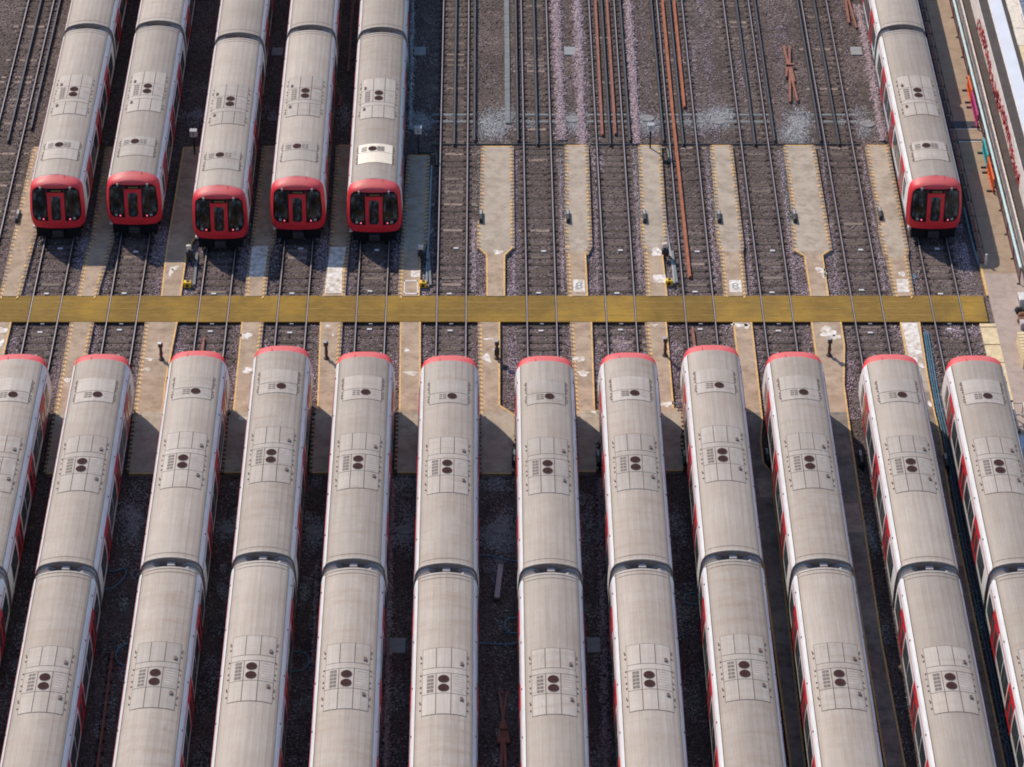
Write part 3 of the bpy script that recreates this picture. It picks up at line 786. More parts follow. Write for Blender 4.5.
# ------------------------------------------------------------------ walkways
ZW = .20
def walkway(name_lab, Lp, Rp, mats, comb_l, comb_r, end_top=False, end_bot=False, z=ZW, base='slab_tan'):
    """Lp / Rp: surveyed left and right edges top to bottom; mats: [(y_limit, mat)]; comb_*: y ranges with toothed edging"""
    def interp(pts, y):
        for (xa, ya), (xb, yb) in zip(pts, pts[1:]):
            if ya <= y <= yb: return xa+(xb-xa)*(y-ya)/(yb-ya) if yb > ya else xb
        return pts[-1][0] if y > pts[-1][1] else pts[0][0]
    mb = MB()
    ys = sorted(set([p[1] for p in Lp]+[p[1] for p in Rp]+[m_[0] for m_ in mats if Lp[0][1] < m_[0] < Lp[-1][1]]))
    segs = list(zip(ys, ys[1:])); start = 0
    for ylim, mat in mats:
        use = [y for y in ys if start <= y <= ylim+1e-6 and y >= Lp[0][1]]
        if len(use) > 1:
            pts = [P(interp(Lp, y), y, z) for y in use]+[P(interp(Rp, y), y, z) for y in reversed(use)]
            mb.poly([(p.x, p.y) for p in pts], -.05, z, M[mat])
        start = ylim
    for pts, sg, comb in ((Lp, -1, comb_l), (Rp, 1, comb_r)):
        for (xa, ya), (xb, yb) in zip(pts, pts[1:]):
            a = P(xa, ya, z); b = P(xb, yb, z); d = b-a; ln = d.length
            if ln < .05: continue
            d.normalize(); nrm = Vector((-d.y, d.x, 0))*(-1 if sg < 0 else 1)   # heading down (-Y): left edge outward = -X
            if nrm.x*sg < 0: nrm = -nrm
            is_comb = any(r0 <= (ya+yb)/2 <= r1 for r0, r1 in comb) and abs(d.y) > .8
            if is_comb:
                k = 0; per = .36; low = ya > 405
                if not low:
                    quad = [a-nrm*.02, b-nrm*.02, b+nrm*.11, a+nrm*.11]
                    mb.poly([(v.x, v.y) for v in quad], 0, z-.014, M['edge_tan'])
                while k*per+.2 < ln:
                    p = a+d*(k*per+random.uniform(-.015, .015)); q = p+d*(.15 if not low else .2)
                    if low:
                        quad = [p-nrm*.02, q-nrm*.02, q+nrm*.13, p+nrm*.13]; mb.poly([(v.x, v.y) for v in quad], .0, z-.012, M['edge_tan'])
                    else:
                        quad = [p-nrm*.10+d*.12, q-nrm*.10+d*.12, q+nrm*.115, p+nrm*.115]
                        mb.poly([(v.x, v.y) for v in quad], z-.03, z+.004, M['edge_brown'])
                        quad = [q-nrm*.10+d*.13, q-nrm*.10+d*(per-.02), q+nrm*.0+d*(per-.15), q+nrm*.0+d*.01]
                        if random.random() < (.45 if ya < 250 else 1): mb.poly([(v.x, v.y) for v in quad], z-.03, z+.005, M['yellow'])
                    k += 1
            else:
                quad = [a+nrm*.005, b+nrm*.005, b-nrm*.075, a-nrm*.075]
                mb.poly([(v.x, v.y) for v in quad], z-.06, z+.006, M['yellow'])
    for flag, k in ((end_top, 0), (end_bot, -1)):
        if flag:
            a = P(*Lp[k], z); b = P(*Rp[k], z); s_ = -1 if k == 0 else 1
            mb.poly([(a.x, a.y), (b.x, b.y), (b.x, b.y+s_*.09), (a.x, a.y+s_*.09)], z-.06, z+.007, M['yellow'])
    o = mb.build('walkway'); o['kind'] = 'structure'
    return o
R_ALL = [(0, 900)]; UPW = [(140, 250)]
WU = {
 '0': ([(34.5, 147), (3.6, 286), (.5, 296)], [(56, 147), (33, 240), (21, 286), (18.5, 296)], R_ALL, R_ALL),
 'AB': ([(107, 147), (92, 240), (88, 250), (79, 296)], [(128, 147), (112, 238), (98, 286), (96, 296)], R_ALL, R_ALL),
 'BC': ([(183, 147), (168, 238), (166, 250), (161, 296)], [(208, 147), (196, 236), (187, 253), (181, 296)], [], []),
 'CD': ([(264, 146), (253, 240), (251, 253), (246.5, 296)], [(283, 146), (274, 240), (268, 252), (264, 296)], R_ALL, R_ALL),
 'DE': ([(338, 145), (331.5, 240), (329, 268), (324, 296)], [(354, 145), (348, 240), (345, 268), (343, 296)], R_ALL, R_ALL),
 'EF': ([(409, 155), (403, 240), (402, 252), (400, 296)], [(428, 155), (426, 240), (421, 252), (419.5, 296)], R_ALL, UPW),
 'FG': ([(483, 146), (481.5, 219), (478.8, 223), (478.8, 248), (486, 255), (486.5, 296)], [(511.7, 146), (512.5, 248), (505, 255), (505, 296)], UPW, UPW),
 'GH': ([(566.5, 145), (567.5, 216), (566, 221), (567.5, 248), (568, 254), (570, 296)], [(586.5, 145), (590.3, 246), (586, 254), (588, 296)], R_ALL, UPW),
 'HI': ([(639.8, 145), (643, 216), (642, 222), (643.5, 244), (646, 250), (648.5, 296)], [(659.4, 145), (666, 246), (663, 256), (667.5, 296)], R_ALL, UPW),
 'IJ': ([(712, 145), (718, 216), (717, 222), (719.5, 246), (722, 251), (726, 296)], [(730.5, 145), (742, 246), (741, 252), (745.5, 296)], R_ALL, R_ALL),
 'JK': ([(785.4, 145), (795, 219), (793, 224), (795.5, 251), (804, 256), (810.5, 296)], [(813, 145), (830.5, 250), (823, 255), (829, 296)], UPW, UPW),
 'KL': ([(867, 145), (881, 223), (880, 228), (886.5, 256), (888, 258), (896, 296)], [(887, 145), (907, 250), (906, 256), (912.5, 296)], R_ALL, R_ALL),
}
LOWR = [(411, 480)]
WL = {
 '0': ([(-22, 322), (-55, 472)], [(11.5, 322), (5, 350), (-26, 472)], [], []),
 'AB': ([(72, 322), (56, 412), (46, 474)], [(92, 322), (74, 412), (66, 474)], R_ALL, R_ALL),
 'BC': ([(147, 322), (137, 400), (135, 419), (129, 474)], [(177.5, 322), (166, 382), (158, 474)], R_ALL, []),
 'CD': ([(241.5, 322), (233, 410), (229, 416), (224, 473)], [(261.5, 322), (253, 410), (247, 473)], LOWR, R_ALL),
 'DE': ([(320, 322), (317, 410), (315, 416), (312, 473)], [(340.5, 322), (335, 412), (333, 473)], LOWR, R_ALL),
 'EF': ([(400, 322), (399, 410), (398.5, 418), (397, 473)], [(420.8, 322), (420.5, 412), (418, 473)], LOWR, LOWR),
 'FG': ([(480, 322), (481, 412), (481.5, 474)], [(500, 322), (500, 405), (515, 415), (514, 444), (512, 446), (511.5, 474)], R_ALL, LOWR),
 'GH': ([(572, 322), (577, 412), (579.5, 472)], [(592, 322), (595, 410), (601, 416), (600, 440), (595.5, 444), (596, 472)], R_ALL, LOWR),
 'HI': ([(647, 322), (657, 412), (662, 471)], [(666.6, 322), (674, 408), (681, 414), (682, 432), (680, 438), (683, 471)], R_ALL, LOWR),
 'IJ': ([(733, 322), (742, 400), (751, 474), (757, 520), (790, 767)], [(752, 322), (763, 420), (761.5, 441), (764, 463), (772, 472), (775, 500), (806, 767)], [], []),
 'JK': ([(811, 322), (818, 372), (826, 412), (838, 480), (885, 767)], [(841.5, 322), (845, 345), (844.5, 385), (852, 440), (858, 480), (882, 640), (906, 767)], [], []),
 'KL': ([(900, 322), (909, 372), (917, 420), (930, 480), (980, 767)], [(920, 322), (927.7, 374), (935.4, 414), (941, 436), (951, 500), (984, 660), (1006, 767)], [], []),
}
walk = {}
for k, (l, r, cl_, cr_) in WU.items():
    grey = k in ('FG', 'GH', 'HI', 'IJ', 'JK', 'KL', 'EF')
    walk['u'+k] = walkway(k, l, r, [(252 if grey else 210, 'slab_pale' if grey else 'slab_tan'), (900, 'slab_tan')], cl_, cr_, end_top=True)
for k, (l, r, cl_, cr_) in WL.items():
    long = k in ('IJ', 'JK', 'KL')
    pale = k == 'KL'
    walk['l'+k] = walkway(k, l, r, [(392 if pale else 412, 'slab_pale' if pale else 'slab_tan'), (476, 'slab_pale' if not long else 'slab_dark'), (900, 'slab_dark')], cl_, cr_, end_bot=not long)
# boards beside the near right train
bd = MB()
for a, b in ((323.5, 326.5), (327.5, 344), (345, 362), (363, 400)):
    q = [P(979+(a-322)*.24, a, .1), P(996+(a-322)*.24, a, .1), P(996+(b-322)*.24, b, .1), P(979+(b-322)*.24, b, .1)]
    bd.poly([(v.x, v.y) for v in q], -.02, .1, M['wood'])
centred(bd, 'timber_boarding', 'pale timber boards at the path end of the foot crossing', 'boards')
# spilled and painted white patches, numbers
def blob(parent, cx, cy, rx, ry, seed=0, z=ZW+.006, mat='white', n=22):
    rnd = random.Random(seed); c = P(cx, cy, z); pts = []
    ph = [rnd.uniform(0, 6.28) for _ in range(4)]
    for i in range(n):
        t = 2*math.pi*i/n
        k = 1+.22*math.sin(2*t+ph[0])+.18*math.sin(3*t+ph[1])+.14*math.sin(5*t+ph[2])+rnd.uniform(-.1, .1)
        pts.append((c.x+rx/19.4*k*math.cos(t), c.y+ry/11.6*k*math.sin(t)))
    mb = MB(); mb.poly(pts, z-.004, z, M['spill']); return mb.build('paint_patch', parent)
for kk, cx, cy, rx, ry in [('lJK', 828, 332, 9, 4.5), ('lJK', 836, 337, 5, 2.5), ('lGH', 579, 359, 5, 3), ('lGH', 583, 373, 6, 2.6), ('lEF', 411, 373, 7, 2), ('lEF', 407, 350, 2, 2), ('lFG', 489, 339, 4, 1.3), ('lFG', 487, 358, 3.5, 5),
        ('uJK', 820, 270, 4, 4), ('uJK', 824, 275, 2.5, 3), ('uHI', 657, 252, 7, 4), ('uFG', 498, 252, 4, 3), ('uBC', 174, 268, 5, 2), ('uBC', 171, 272, 2, 4), ('l0', 2, 330, 5, 3.5), ('l0', 1, 343, 3, 3),
        ('lIJ', 740, 325, 8, 1.8), ('lIJ', 747, 326, 3, 2.5), ('lKL', 913, 357, 4, 5), ('lKL', 921, 365, 3, 2.6), ('lKL', 918, 370, 2, 2), ('lCD', 246, 336, 5, 4), ('lCD', 249, 370, 6, 3), ('lBC', 149, 359, 4, 1.5), ('lBC', 147, 369, 3, 2), ('lHI', 655, 325, 3, 1.2), ('lAB', 68, 380, 3, 3), ('lGH', 594, 412, 2, 1.5), ('lDE', 328, 326, 2, 1.6), ('lDE', 333, 335, 1.2, 1.2),
        ('uKL', 902, 274, 3, 3), ('lFG', 495, 349, 3, .9), ('lHI', 667, 404, 6, 2.5), ('lKL', 930, 404, 2, 3), ('lCD', 243, 418, 4, 2)]:
    blob(walk[kk], cx, cy, rx, ry, seed=int(cx*7+cy))
def quad_patch(parent, pts, z=ZW+.007, mat='spill', name='paint_patch'):
    mb = MB(); q = [P(x, y, z) for x, y in pts]; mb.poly([(v.x, v.y) for v in q], z-.004, z, M[mat]); return mb.build(name, parent)
quad_patch(walk['lKL'], [(901.5, 323), (917.5, 323), (923, 358), (909, 356)], mat='spill')
quad_patch(walk['uDE'], [(330, 247), (346, 247), (342.5, 269), (327.5, 269)], ZW+.006, 'spill')
quad_patch(walk['uDE'], [(327.5, 269.2), (342.5, 269), (341.5, 293), (324.5, 293)])
quad_patch(walk['uCD'], [(252, 246), (268, 246), (264, 277), (249, 277)])
quad_patch(walk['uHI'], [(653, 274.5), (665.5, 274.5), (666, 282.5), (654, 282.5)])
quad_patch(walk['uEF'], [(411, 270.5), (419.5, 270.5), (420, 277), (411, 277)])
quad_patch(walk['uKL'], [(896.5, 279), (908, 279), (909.5, 292), (897.5, 292)])
quad_patch(walk['uKL'], [(889, 257), (906.5, 257), (903, 240), (885, 240)], ZW+.003, 'slab_pale')
quad_patch(walk['uGH'], [(573, 279.5), (584.5, 279.5), (585, 292), (573.5, 292)])
quad_patch(walk['uIJ'], [(729, 280), (741, 280), (742, 292), (730, 292)])
def digits(parent, txt, cx, cy, size, z=ZW+.010):
    cu = bpy.data.curves.new('number', 'FONT'); cu.body = txt; cu.size = size; cu.align_x = 'CENTER'; cu.align_y = 'CENTER'; cu.extrude = .001; cu.offset = .003
    o = bpy.data.objects.new('number', cu); C.objects.link(o); dg = bpy.context.evaluated_depsgraph_get()
    me = bpy.data.meshes.new_from_object(o.evaluated_get(dg)); bpy.data.objects.remove(o)
    me.materials.clear(); me.materials.append(M['conc_grey'])
    o = bpy.data.objects.new('painted_number', me); C.objects.link(o); o.parent = parent; p = P(cx, cy, z); o.location = (p.x, p.y, z)
quad_patch(walk['lJK'], [(842, 503), (858, 503), (864, 532), (848, 532)], ZW+.004, 'slab_pale')
quad_patch(walk['lIJ'], [(757, 478), (772, 478), (775, 497), (760, 497)], ZW+.004, 'slab_pale')
quad_patch(walk['lKL'], [(934, 545), (958, 545), (963, 566), (940, 566)], ZW+.004, 'slab_pale')
digits(walk['uGH'], '8', 579, 286, .85); digits(walk['uIJ'], '8', 735.5, 286.2, .8)
fr = MB()
for a, b, c, d in ((404, 280, 418, 281.2), (404, 293, 418, 294), (404, 280, 405, 294), (417, 280, 418, 294)):
    q = [P(a, b, ZW+.01), P(c, b, ZW+.01), P(c, d, ZW+.01), P(a, d, ZW+.01)]; fr.poly([(v.x, v.y) for v in q], ZW, ZW+.01, M['white'])
fr.build('paint_frame', walk['uEF'])

# ------------------------------------------------------------------ path, kerb and wall on the right
def strip(name, x0, x1, y0, y1, z, mat, kind='structure'):
    mb = MB(); mb.box(x0, x1, y0, y1, -.1, z, M[mat]); o = mb.build(name)
    if kind: o['kind'] = kind
    return o
ytan = P(980, 300, .1).y
strip('path', 25.78, 27.85, ytan+2.5, 60, .10, 'path_tan'); strip('path', 25.78, 27.85, -50, ytan+2.5, .104, 'path_grey')
ek = MB(); ek.box(25.66, 25.78, 1.4, 5.6, -.05, .115, M['yellow']); tag(ek.build('kerb'), kind='structure')
strip('cess', 28.24, 28.78, -50, 60, .02, 'cess')
kb = MB(); kb.box(28.0, 28.24, -50, 60, -.1, .26, M['cream'], .02); tag(kb.build('kerb'), kind='structure')
# low double railing left of the path
rl = empty('low_railing', (25.82, 16, 0), 0, 'dark twin-rail fence with rusty panels between the far right train and the path', 'fence')
y0r, y1r = P(984, 252, .9).y-16, 30
for dx in (-.16, .16):
    mb = MB(); mb.tube([(dx, y0r, .42), (dx, y1r, .42)], .03, M['cond_top']); mb.build('rail', rl)
k = y0r
while k < y1r:
    mb = MB()
    for dx in (-.16, .16): mb.box(dx-.02, dx+.02, k-.02, k+.02, 0, .42, M['dark_metal'])
    mb.build('post', rl)
    mb = MB(); mb.box(-.10, .10, k+.12, k+1.35, .12, .18, M['rust2'] if int(k*1.7) % 3 else M['sleeper'], .01); mb.build('infill_panel', rl); k += 1.55
mb = MB(); mb.box(.10, .22, y0r-.04, y0r+.04, 0, .75, M['white']); mb.build('end_post', rl)
# pale teal handrail fence
fe = empty('handrail_fence', (27.5, 18, 0), 0, 'pale teal handrail with plum mesh along the right of the tan path', 'fence')
ya, yb = P(1018, 268, 1.1).y-18, 42
mb = MB(); mb.tube([(0, ya, 1.1), (0, yb, 1.1)], .075, M['teal'], 10); mb.build('handrail', fe)
k = ya
while k < yb:
    mb = MB(); mb.box(-.03, .03, k-.03, k+.03, .1, 1.08, M['plum']); mb.box(-.12, -.03, k-.04, k+.04, .1, .15, M['dark_metal']); mb.build('post', fe)
    mb = MB()
    for j in range(1, 12): mb.box(-.008, .008, k+j*.2-.012, k+j*.2+.012, .2, 1.0, M['plum'])
    for zz in (.2, .6, 1.0): mb.box(-.012, .012, k+.03, k+2.37, zz-.012, zz+.012, M['plum'])
    mb.build('mesh_panel', fe); k += 2.4
# coloured plastic barriers standing against the handrail
def barrier(x0, y0, x1, y1, mat, lab):
    a = P(x0, y0, .9); b = P(x1, y1, .9); c = (a+b)/2; t = empty('plastic_barrier', (27.28, c.y, .1), 0, lab, 'barrier', 'plastic barriers by the handrail')
    h = abs(a.y-b.y)/2; mb = MB()
    mb.box(-.03, .03, -h, h, .10, .22, M[mat], .01); mb.box(-.04, .04, -h, h, .78, .92, M[mat], .02)
    for j in range(7):
        yy = -h+.06+j*(2*h-.12)/6; mb.box(-.025, .025, yy-.045, yy+.045, .22, .78, M[mat])
    mb.build('panel', t)
    for sg in (-1, 1):
        f = MB(); f.box(-.30, .16, sg*h*.8-.07, sg*h*.8+.07, 0, .07, M['dark_metal'], .02); f.build('foot', t)
barrier(971.5, 77, 974, 92, 'orange', 'orange plastic barrier, farthest along the handrail, beyond the magenta one')
barrier(974.5, 93, 979, 117, 'magenta', 'magenta plastic barrier leaning along the handrail')
barrier(988, 139, 990.5, 157, 'cyan', 'cyan plastic barrier along the handrail beside the dark strip')
barrier(992, 158, 996.5, 181, 'orange', 'orange plastic barrier nearest the camera, just past the cyan one')
# dark strips over the path
for (ya_, yb_, lab) in ((121.5, 129, 'wide dark navy strip across the tan path'), (139.5, 141.5, 'narrow dark navy strip across the tan path')):
    a = P(960, yb_, .1).y; b = P(960, ya_, .1).y; mb = MB()
    mb.box(25.95, 27.42, a, b, .08, .118, M['dark_navy'])  # flat dark navy strip laid across the path
    for j in range(14): mb.box(25.98+j*.105, 26.01+j*.105, a+.03, b-.03, .118, .128, M['dark_navy'])
    mb.box(25.95, 27.42, a-.07, a, .09, .122, M['cream']); centred(mb, 'path_strip', lab, 'drain')
# graffiti wall with dark cap, white-roofed stores and slate roof
wl = empty('graffiti_wall', (29.0, 16, 0), 0, 'white wall with red graffiti and a dark cap, right of the handrail', 'wall')
mb = MB(); mb.box(-.2, .25, -66, 40, 0, 1.5, M['wall_white']); mb.build('wall_face', wl)
mb = MB(); mb.box(-.17, .34, -66, 40, 1.5, 1.56, M['cess']); mb.build('capping', wl)
mb = MB(); rnd = random.Random(5)
for k in range(520):
    y = P(1000, rnd.uniform(16, 176), .8).y-16; z = .50+.2*math.sin(y*.7)+rnd.uniform(-.40, .40); a = rnd.uniform(-1.2, 1.2); ln = rnd.uniform(.15, .5)
    mt = M['graffiti'] if rnd.random() < .8 else M['graffiti_pink']
    mb.beam((-.206, y-ln*math.cos(a)/2, z-ln*math.sin(a)/2), (-.206, y+ln*math.cos(a)/2, z+ln*math.sin(a)/2), .012, rnd.uniform(.06, .14), mt)
mb.build('graffiti', wl)
st = empty('store_shed', (29.8, 16, 0), 0, 'long low shed with a flat white roof behind the graffiti wall', 'shed')
mb = MB(); mb.box(-.44, 1.9, -66, 40, 0, 1.60, M['wall_white']); mb.build('wall', st)
mb = MB(); mb.box(-.40, .32, -66, 40, 1.60, 1.68, M['white_roof'])
mb.build('roof', st)
mb = MB(); mb.box(.36, .54, -66, 40, 1.60, 1.72, M['cess']); mb.build('gutter', st)
mb = MB()
for k in range(52): mb.box(.58+rnd.uniform(-.03, .03), 1.25+rnd.uniform(-.05, .05), -66+k*2.03, -66+k*2.03+1.99, 1.60, 1.66+rnd.uniform(0, .05), M['cream'] if k % 4 else M['wood'])
mb.build('parapet', st)
sr = MB(); o0 = 0
for k in range(60):
    yy = 5+k*.6; sr.box(31.15, 36, yy, yy+.58, 1.72, 1.80, M['slate'], .02)
sr.box(31.1, 36, 5, 41, 0, 1.71, M['wall_white'])
centred(sr, 'slate_roof_building', 'blue-grey ribbed roof at the top right corner', 'building')

# ------------------------------------------------------------------ trackside posts, boxes and small things
def head_post(px, py_base, top_px, lab, arm=False):
    b = P(px, py_base, 0); t = empty('signal_post', (b.x, b.y, 0), 0, lab, 'signal post', 'tall white-headed posts')
    mb = MB(); mb.tube([(0, 0, 0), (0, 0, 1.35)], .05, M['dark_metal'], 8); mb.box(-.14, .14, -.12, .12, 0, .07, M['dark_metal']); mb.build('post', t)
    mb = MB(); mb.box(-.19, .19, -.13, .13, 1.35, 1.72, M['white'], .04); mb.box(-.06, .06, -.16, -.13, 1.45, 1.6, M['grey_metal']); mb.build('head', t)
    mb = MB(); mb.box(-.20, .20, -.20, .14, 1.72, 1.75, M['grey_metal'], .01); mb.build('hood', t)
    if arm:
        mb = MB(); mb.tube([(0, 0, .12), (.35, -.05, .14), (.95, 0, .16), (1.0, -.5, .14), (1.02, -1.4, .10)], .06, M['green_metal'], 8); mb.build('pipe', t)
head_post(195, 157, 130, 'white-headed black post left of the forward-most red train front')
head_post(418.5, 154, 138, 'white-headed black post in the shade right of the train with the cream hatch', True)
head_post(650, 151, 131, 'white-headed black post with a green pipe near the orange rusty rail', True)
def shunt_unit(px, py, dx_yellow, lab, labc):
    """small pale-headed lamp post, a grey conduit and a yellow box on the walkway edge"""
    b = P(px, py, ZW); t = empty('shunt_signal', (b.x, b.y, 0), 0, lab, 'signal', 'small signals with yellow boxes at the crossing')
    mb = MB(); mb.tube([(0, 0, 0), (0, 0, .75)], .06, M['dark_metal'], 8); mb.build('post', t)
    mb = MB(); mb.box(-.16, .22, -.16, .10, .38, .66, M['dark_metal'], .03); mb.build('lamp_case', t)
    mb = MB(); mb.box(-.13, .13, -.10, .10, .78, 1.0, M['cream'], .04); mb.build('head', t)
    mb = MB(); mb.tube([(.05, 0, .3), (.3, -.1, .2), (.42, -.25, .08)], .045, M['dark_metal'], 8); mb.build('cable_elbow', t)
    y = MB(); q = P(px+dx_yellow, py+26, ZW)
    y.box(-.19, .19, -.16, .16, 0, .30, M['sig_yellow'], .03); y.box(-.07, .07, -.172, -.16, .05, .22, M['dark_metal']); y.box(-.05, .1, -.06, .1, .30, .33, M['dark_metal'])
    o = y.build('control_box', None, (q.x, q.y, .06)); tag(o, labc, 'box', 'yellow control boxes at the crossing')
    c = MB(); a = P(px+7.5, py-4, .05); e = P(px+7+dx_yellow*1.2, py+28, .05)
    c.beam(tuple(a+Vector((0, 0, .05))), tuple(e+Vector((0, 0, .05))), .13, .10, M['trough']); tag(c.build('cable_conduit'), 'short grey conduit beside the '+labc[0:labc.index(',')]+' and its signal' if ',' in labc else 'short grey conduit', 'conduit', 'conduits at the crossing')
shunt_unit(189.5, 258, -2, 'pale-headed small signal at the foot of the forward-most red train', 'bright yellow box, left of the crossing')
shunt_unit(421, 258, 2, 'pale-headed small signal on the walkway right of the cream-hatch train', 'orange-yellow box, mid crossing')
shunt_unit(664.5, 256, 4.5, 'pale-headed small signal beside the long orange rusty rail', 'deep yellow box, right half of crossing')
def bollard(px, py, h, lab, head=True, style=0):
    b = P(px, py, ZW); t = empty('marker_post', (b.x, b.y, ZW), 0, lab, 'post', 'short dark posts on the near walkways')
    mb = MB(); mb.tube([(0, 0, 0), (0, 0, .09), (0, 0, .1), (0, 0, h)], [.15, .13, .075, .07], M['brown_metal'], 10); mb.build('post', t)
    if head:
        mb = MB(); mb.box(-.11, .11, -.10, .10, h, h+.20, M['brown_metal'], .03); mb.box(-.13, .04, -.10, .08, h+.20, h+.235, M['white'] if style == 0 else M['grey_metal']); mb.build('head', t)
        mb = MB(); mb.box(-.09, .09, -.085, .085, h*.42, h*.55, M['rust2']); mb.build('collar', t)
    if style == 1:
        mb = MB(); mb.box(-.13, .13, -.12, .12, .25, .62, M['dark_metal'], .03); mb.build('lamp_case', t)
bollard(161.5, 359.5, .78, 'brown post with a white cap between the second and third near trains')
bollard(326.5, 358.5, .80, 'slim dark post left of the fifth near train', True, 2)
bollard(497, 358.5, .85, 'dark post with a lamp case between the sixth and seventh near trains', True, 1)
bollard(665, 355.5, .85, 'thin black post between the eighth and ninth near trains', True, 2)
bollard(829, 355.5, .80, 'brown post below the large white paint spill', True, 2)
def edge_box(px, py, lab, dot=False):
    b = P(px, py, .2); mb = MB()
    mb.box(-.10, .10, -.52, .52, 0, .42, M['dark_metal'], .05); mb.box(-.06, .06, -.50, -.20, .42, .47, M['dark_metal'], .02); mb.box(-.07, .05, .05, .45, .42, .44, M['grey_metal'])
    if dot: mb.box(-.06, .06, .52, .56, .25, .38, M['white'])
    o = mb.build('switch_box', None, (b.x, b.y, .0)); tag(o, lab, 'box', 'dark boxes on walkway edges')
for px, py, lab in [(18, 218, 'dark box by the leftmost red-fronted train'), (481, 218, 'dark box on the walkway right of the first empty track'), (568, 218, 'dark box on the walkway left of the two brown rusty rails'),
                    (644.5, 218, 'dark box on the walkway with the green pipe'), (719, 218, 'dark box on the walkway right of the orange rusty rail'), (794.5, 218, 'dark box on the widest right-hand pale walkway'), (880, 215, 'dark box on the walkway beside the lone far right train')]:
    edge_box(px, py, lab)
for px, py, lab in [(514, 459, 'dark box in shade left of the seventh near train'), (598.5, 460, 'dark box in shade left of the eighth near train'), (685, 460, 'dark box in shade left of the ninth near train'), (767.5, 458, 'dark box in shade left of the tenth near train'), (861, 460, 'dark box in shade left of the eleventh near train'), (946, 463, 'dark box in shade left of the rightmost near train')]:
    edge_box(px, py, lab, True)

# rusty loose rails and clamps
def spare_rail(pts, w, mat, lab, chairs=False):
    mb = MB(); q = [P(x, y, .12) for x, y in pts]
    for a, b in zip(q, q[1:]): mb.beam(tuple(a), tuple(b), w, .12, M[mat]); mb.beam(tuple(a-Vector((0, 0, .07))), tuple(b-Vector((0, 0, .07))), w*1.5, .03, M[mat])
    if chairs:
        d = q[-1]-q[0]; n = int(d.length/.75)
        for k in range(n):
            c = q[0]+d*(k+.5)/n; mb.box(c.x-.16, c.x+.16, c.y-.06, c.y+.06, 0, .09, M['rust_dark'], .02)
    centred(mb, 'spare_rail', lab, 'rail', 'rusty loose rails')
spare_rail([(595.5, 0), (602.5, 135)], .11, 'rust2', 'brown rusty rail, left of the pair inside the empty track')
spare_rail([(607, 0), (615.5, 134)], .11, 'rust2', 'brown rusty rail, right of the pair inside the empty track')
spare_rail([(662.5, 0), (673.5, 120), (690, 277)], .12, 'rust', 'long bright orange rusty rail reaching almost to the crossing')
spare_rail([(674, 0), (684.5, 107)], .12, 'rust', 'shorter bright orange rusty rail right of the long one')
spare_rail([(692.5, 328), (695.5, 352)], .10, 'rust2', 'short rusty rail poking out ahead of the ninth near train')
spare_rail([(204, 338), (201.5, 360)], .10, 'rust2', 'short rusty rail poking out ahead of the third near train')
spare_rail([(112.5, 652), (97, 770)], .10, 'rust2', 'rusty rail with chairs lying between the second and third near trains', True)
spare_rail([(353, 0), (348, 72)], .10, 'rust2', 'dull rusty rail in the shade between the last two far-left trains')
spare_rail([(341.5, 94), (338.5, 106)], .10, 'rust2', 'stub of rusty rail in the shade between far-left trains')
def clamp(pts_a, tie, lab):
    """crossed rusty bars tied with a short crossbar"""
    mb = MB()
    for k, ((xa, ya), (xb, yb), w) in enumerate(pts_a):
        a = P(xa, ya, .10+.03*(k % 2)); b = P(xb, yb, .10+.03*((k+1) % 2)); mb.beam(tuple(a), tuple(b), w, .09, M['rust2'])
    a = P(*tie[0], .22); b = P(*tie[1], .22); mb.beam(tuple(a), tuple(b), .16, .1, M['rust2'])
    centred(mb, 'rail_stretcher', lab, 'rusty bars', 'crossed rusty bars on the ground')
clamp([((783.5, 46), (797.5, 101), .13), ((789.5, 46), (790, 102), .12), ((787.5, 65), (786, 77), .12), ((790.5, 65), (794.5, 82), .12)], ((785.5, 64.5), (794.5, 64.5)), 'crossed rusty bars on open ground left of the right-hand empty track')
clamp([((844.5, -8), (849, 23), .13), ((847, -5), (856.5, 28), .12), ((848.5, -22), (848.5, 0), .12)], ((843, -4), (851, -4)), 'crossed rusty bars cut by the top picture edge')
clamp([((499.2, 692), (505.5, 735), .11), ((507, 692), (501, 735), .11), ((502, 722), (498.5, 743), .16), ((504, 722), (508.5, 743), .16), ((502.5, 730), (499.5, 800), .13), ((503.5, 730), (507.5, 800), .13)], ((500, 728), (507.5, 728)), 'crossed rusty bars between the sixth and seventh near trains')
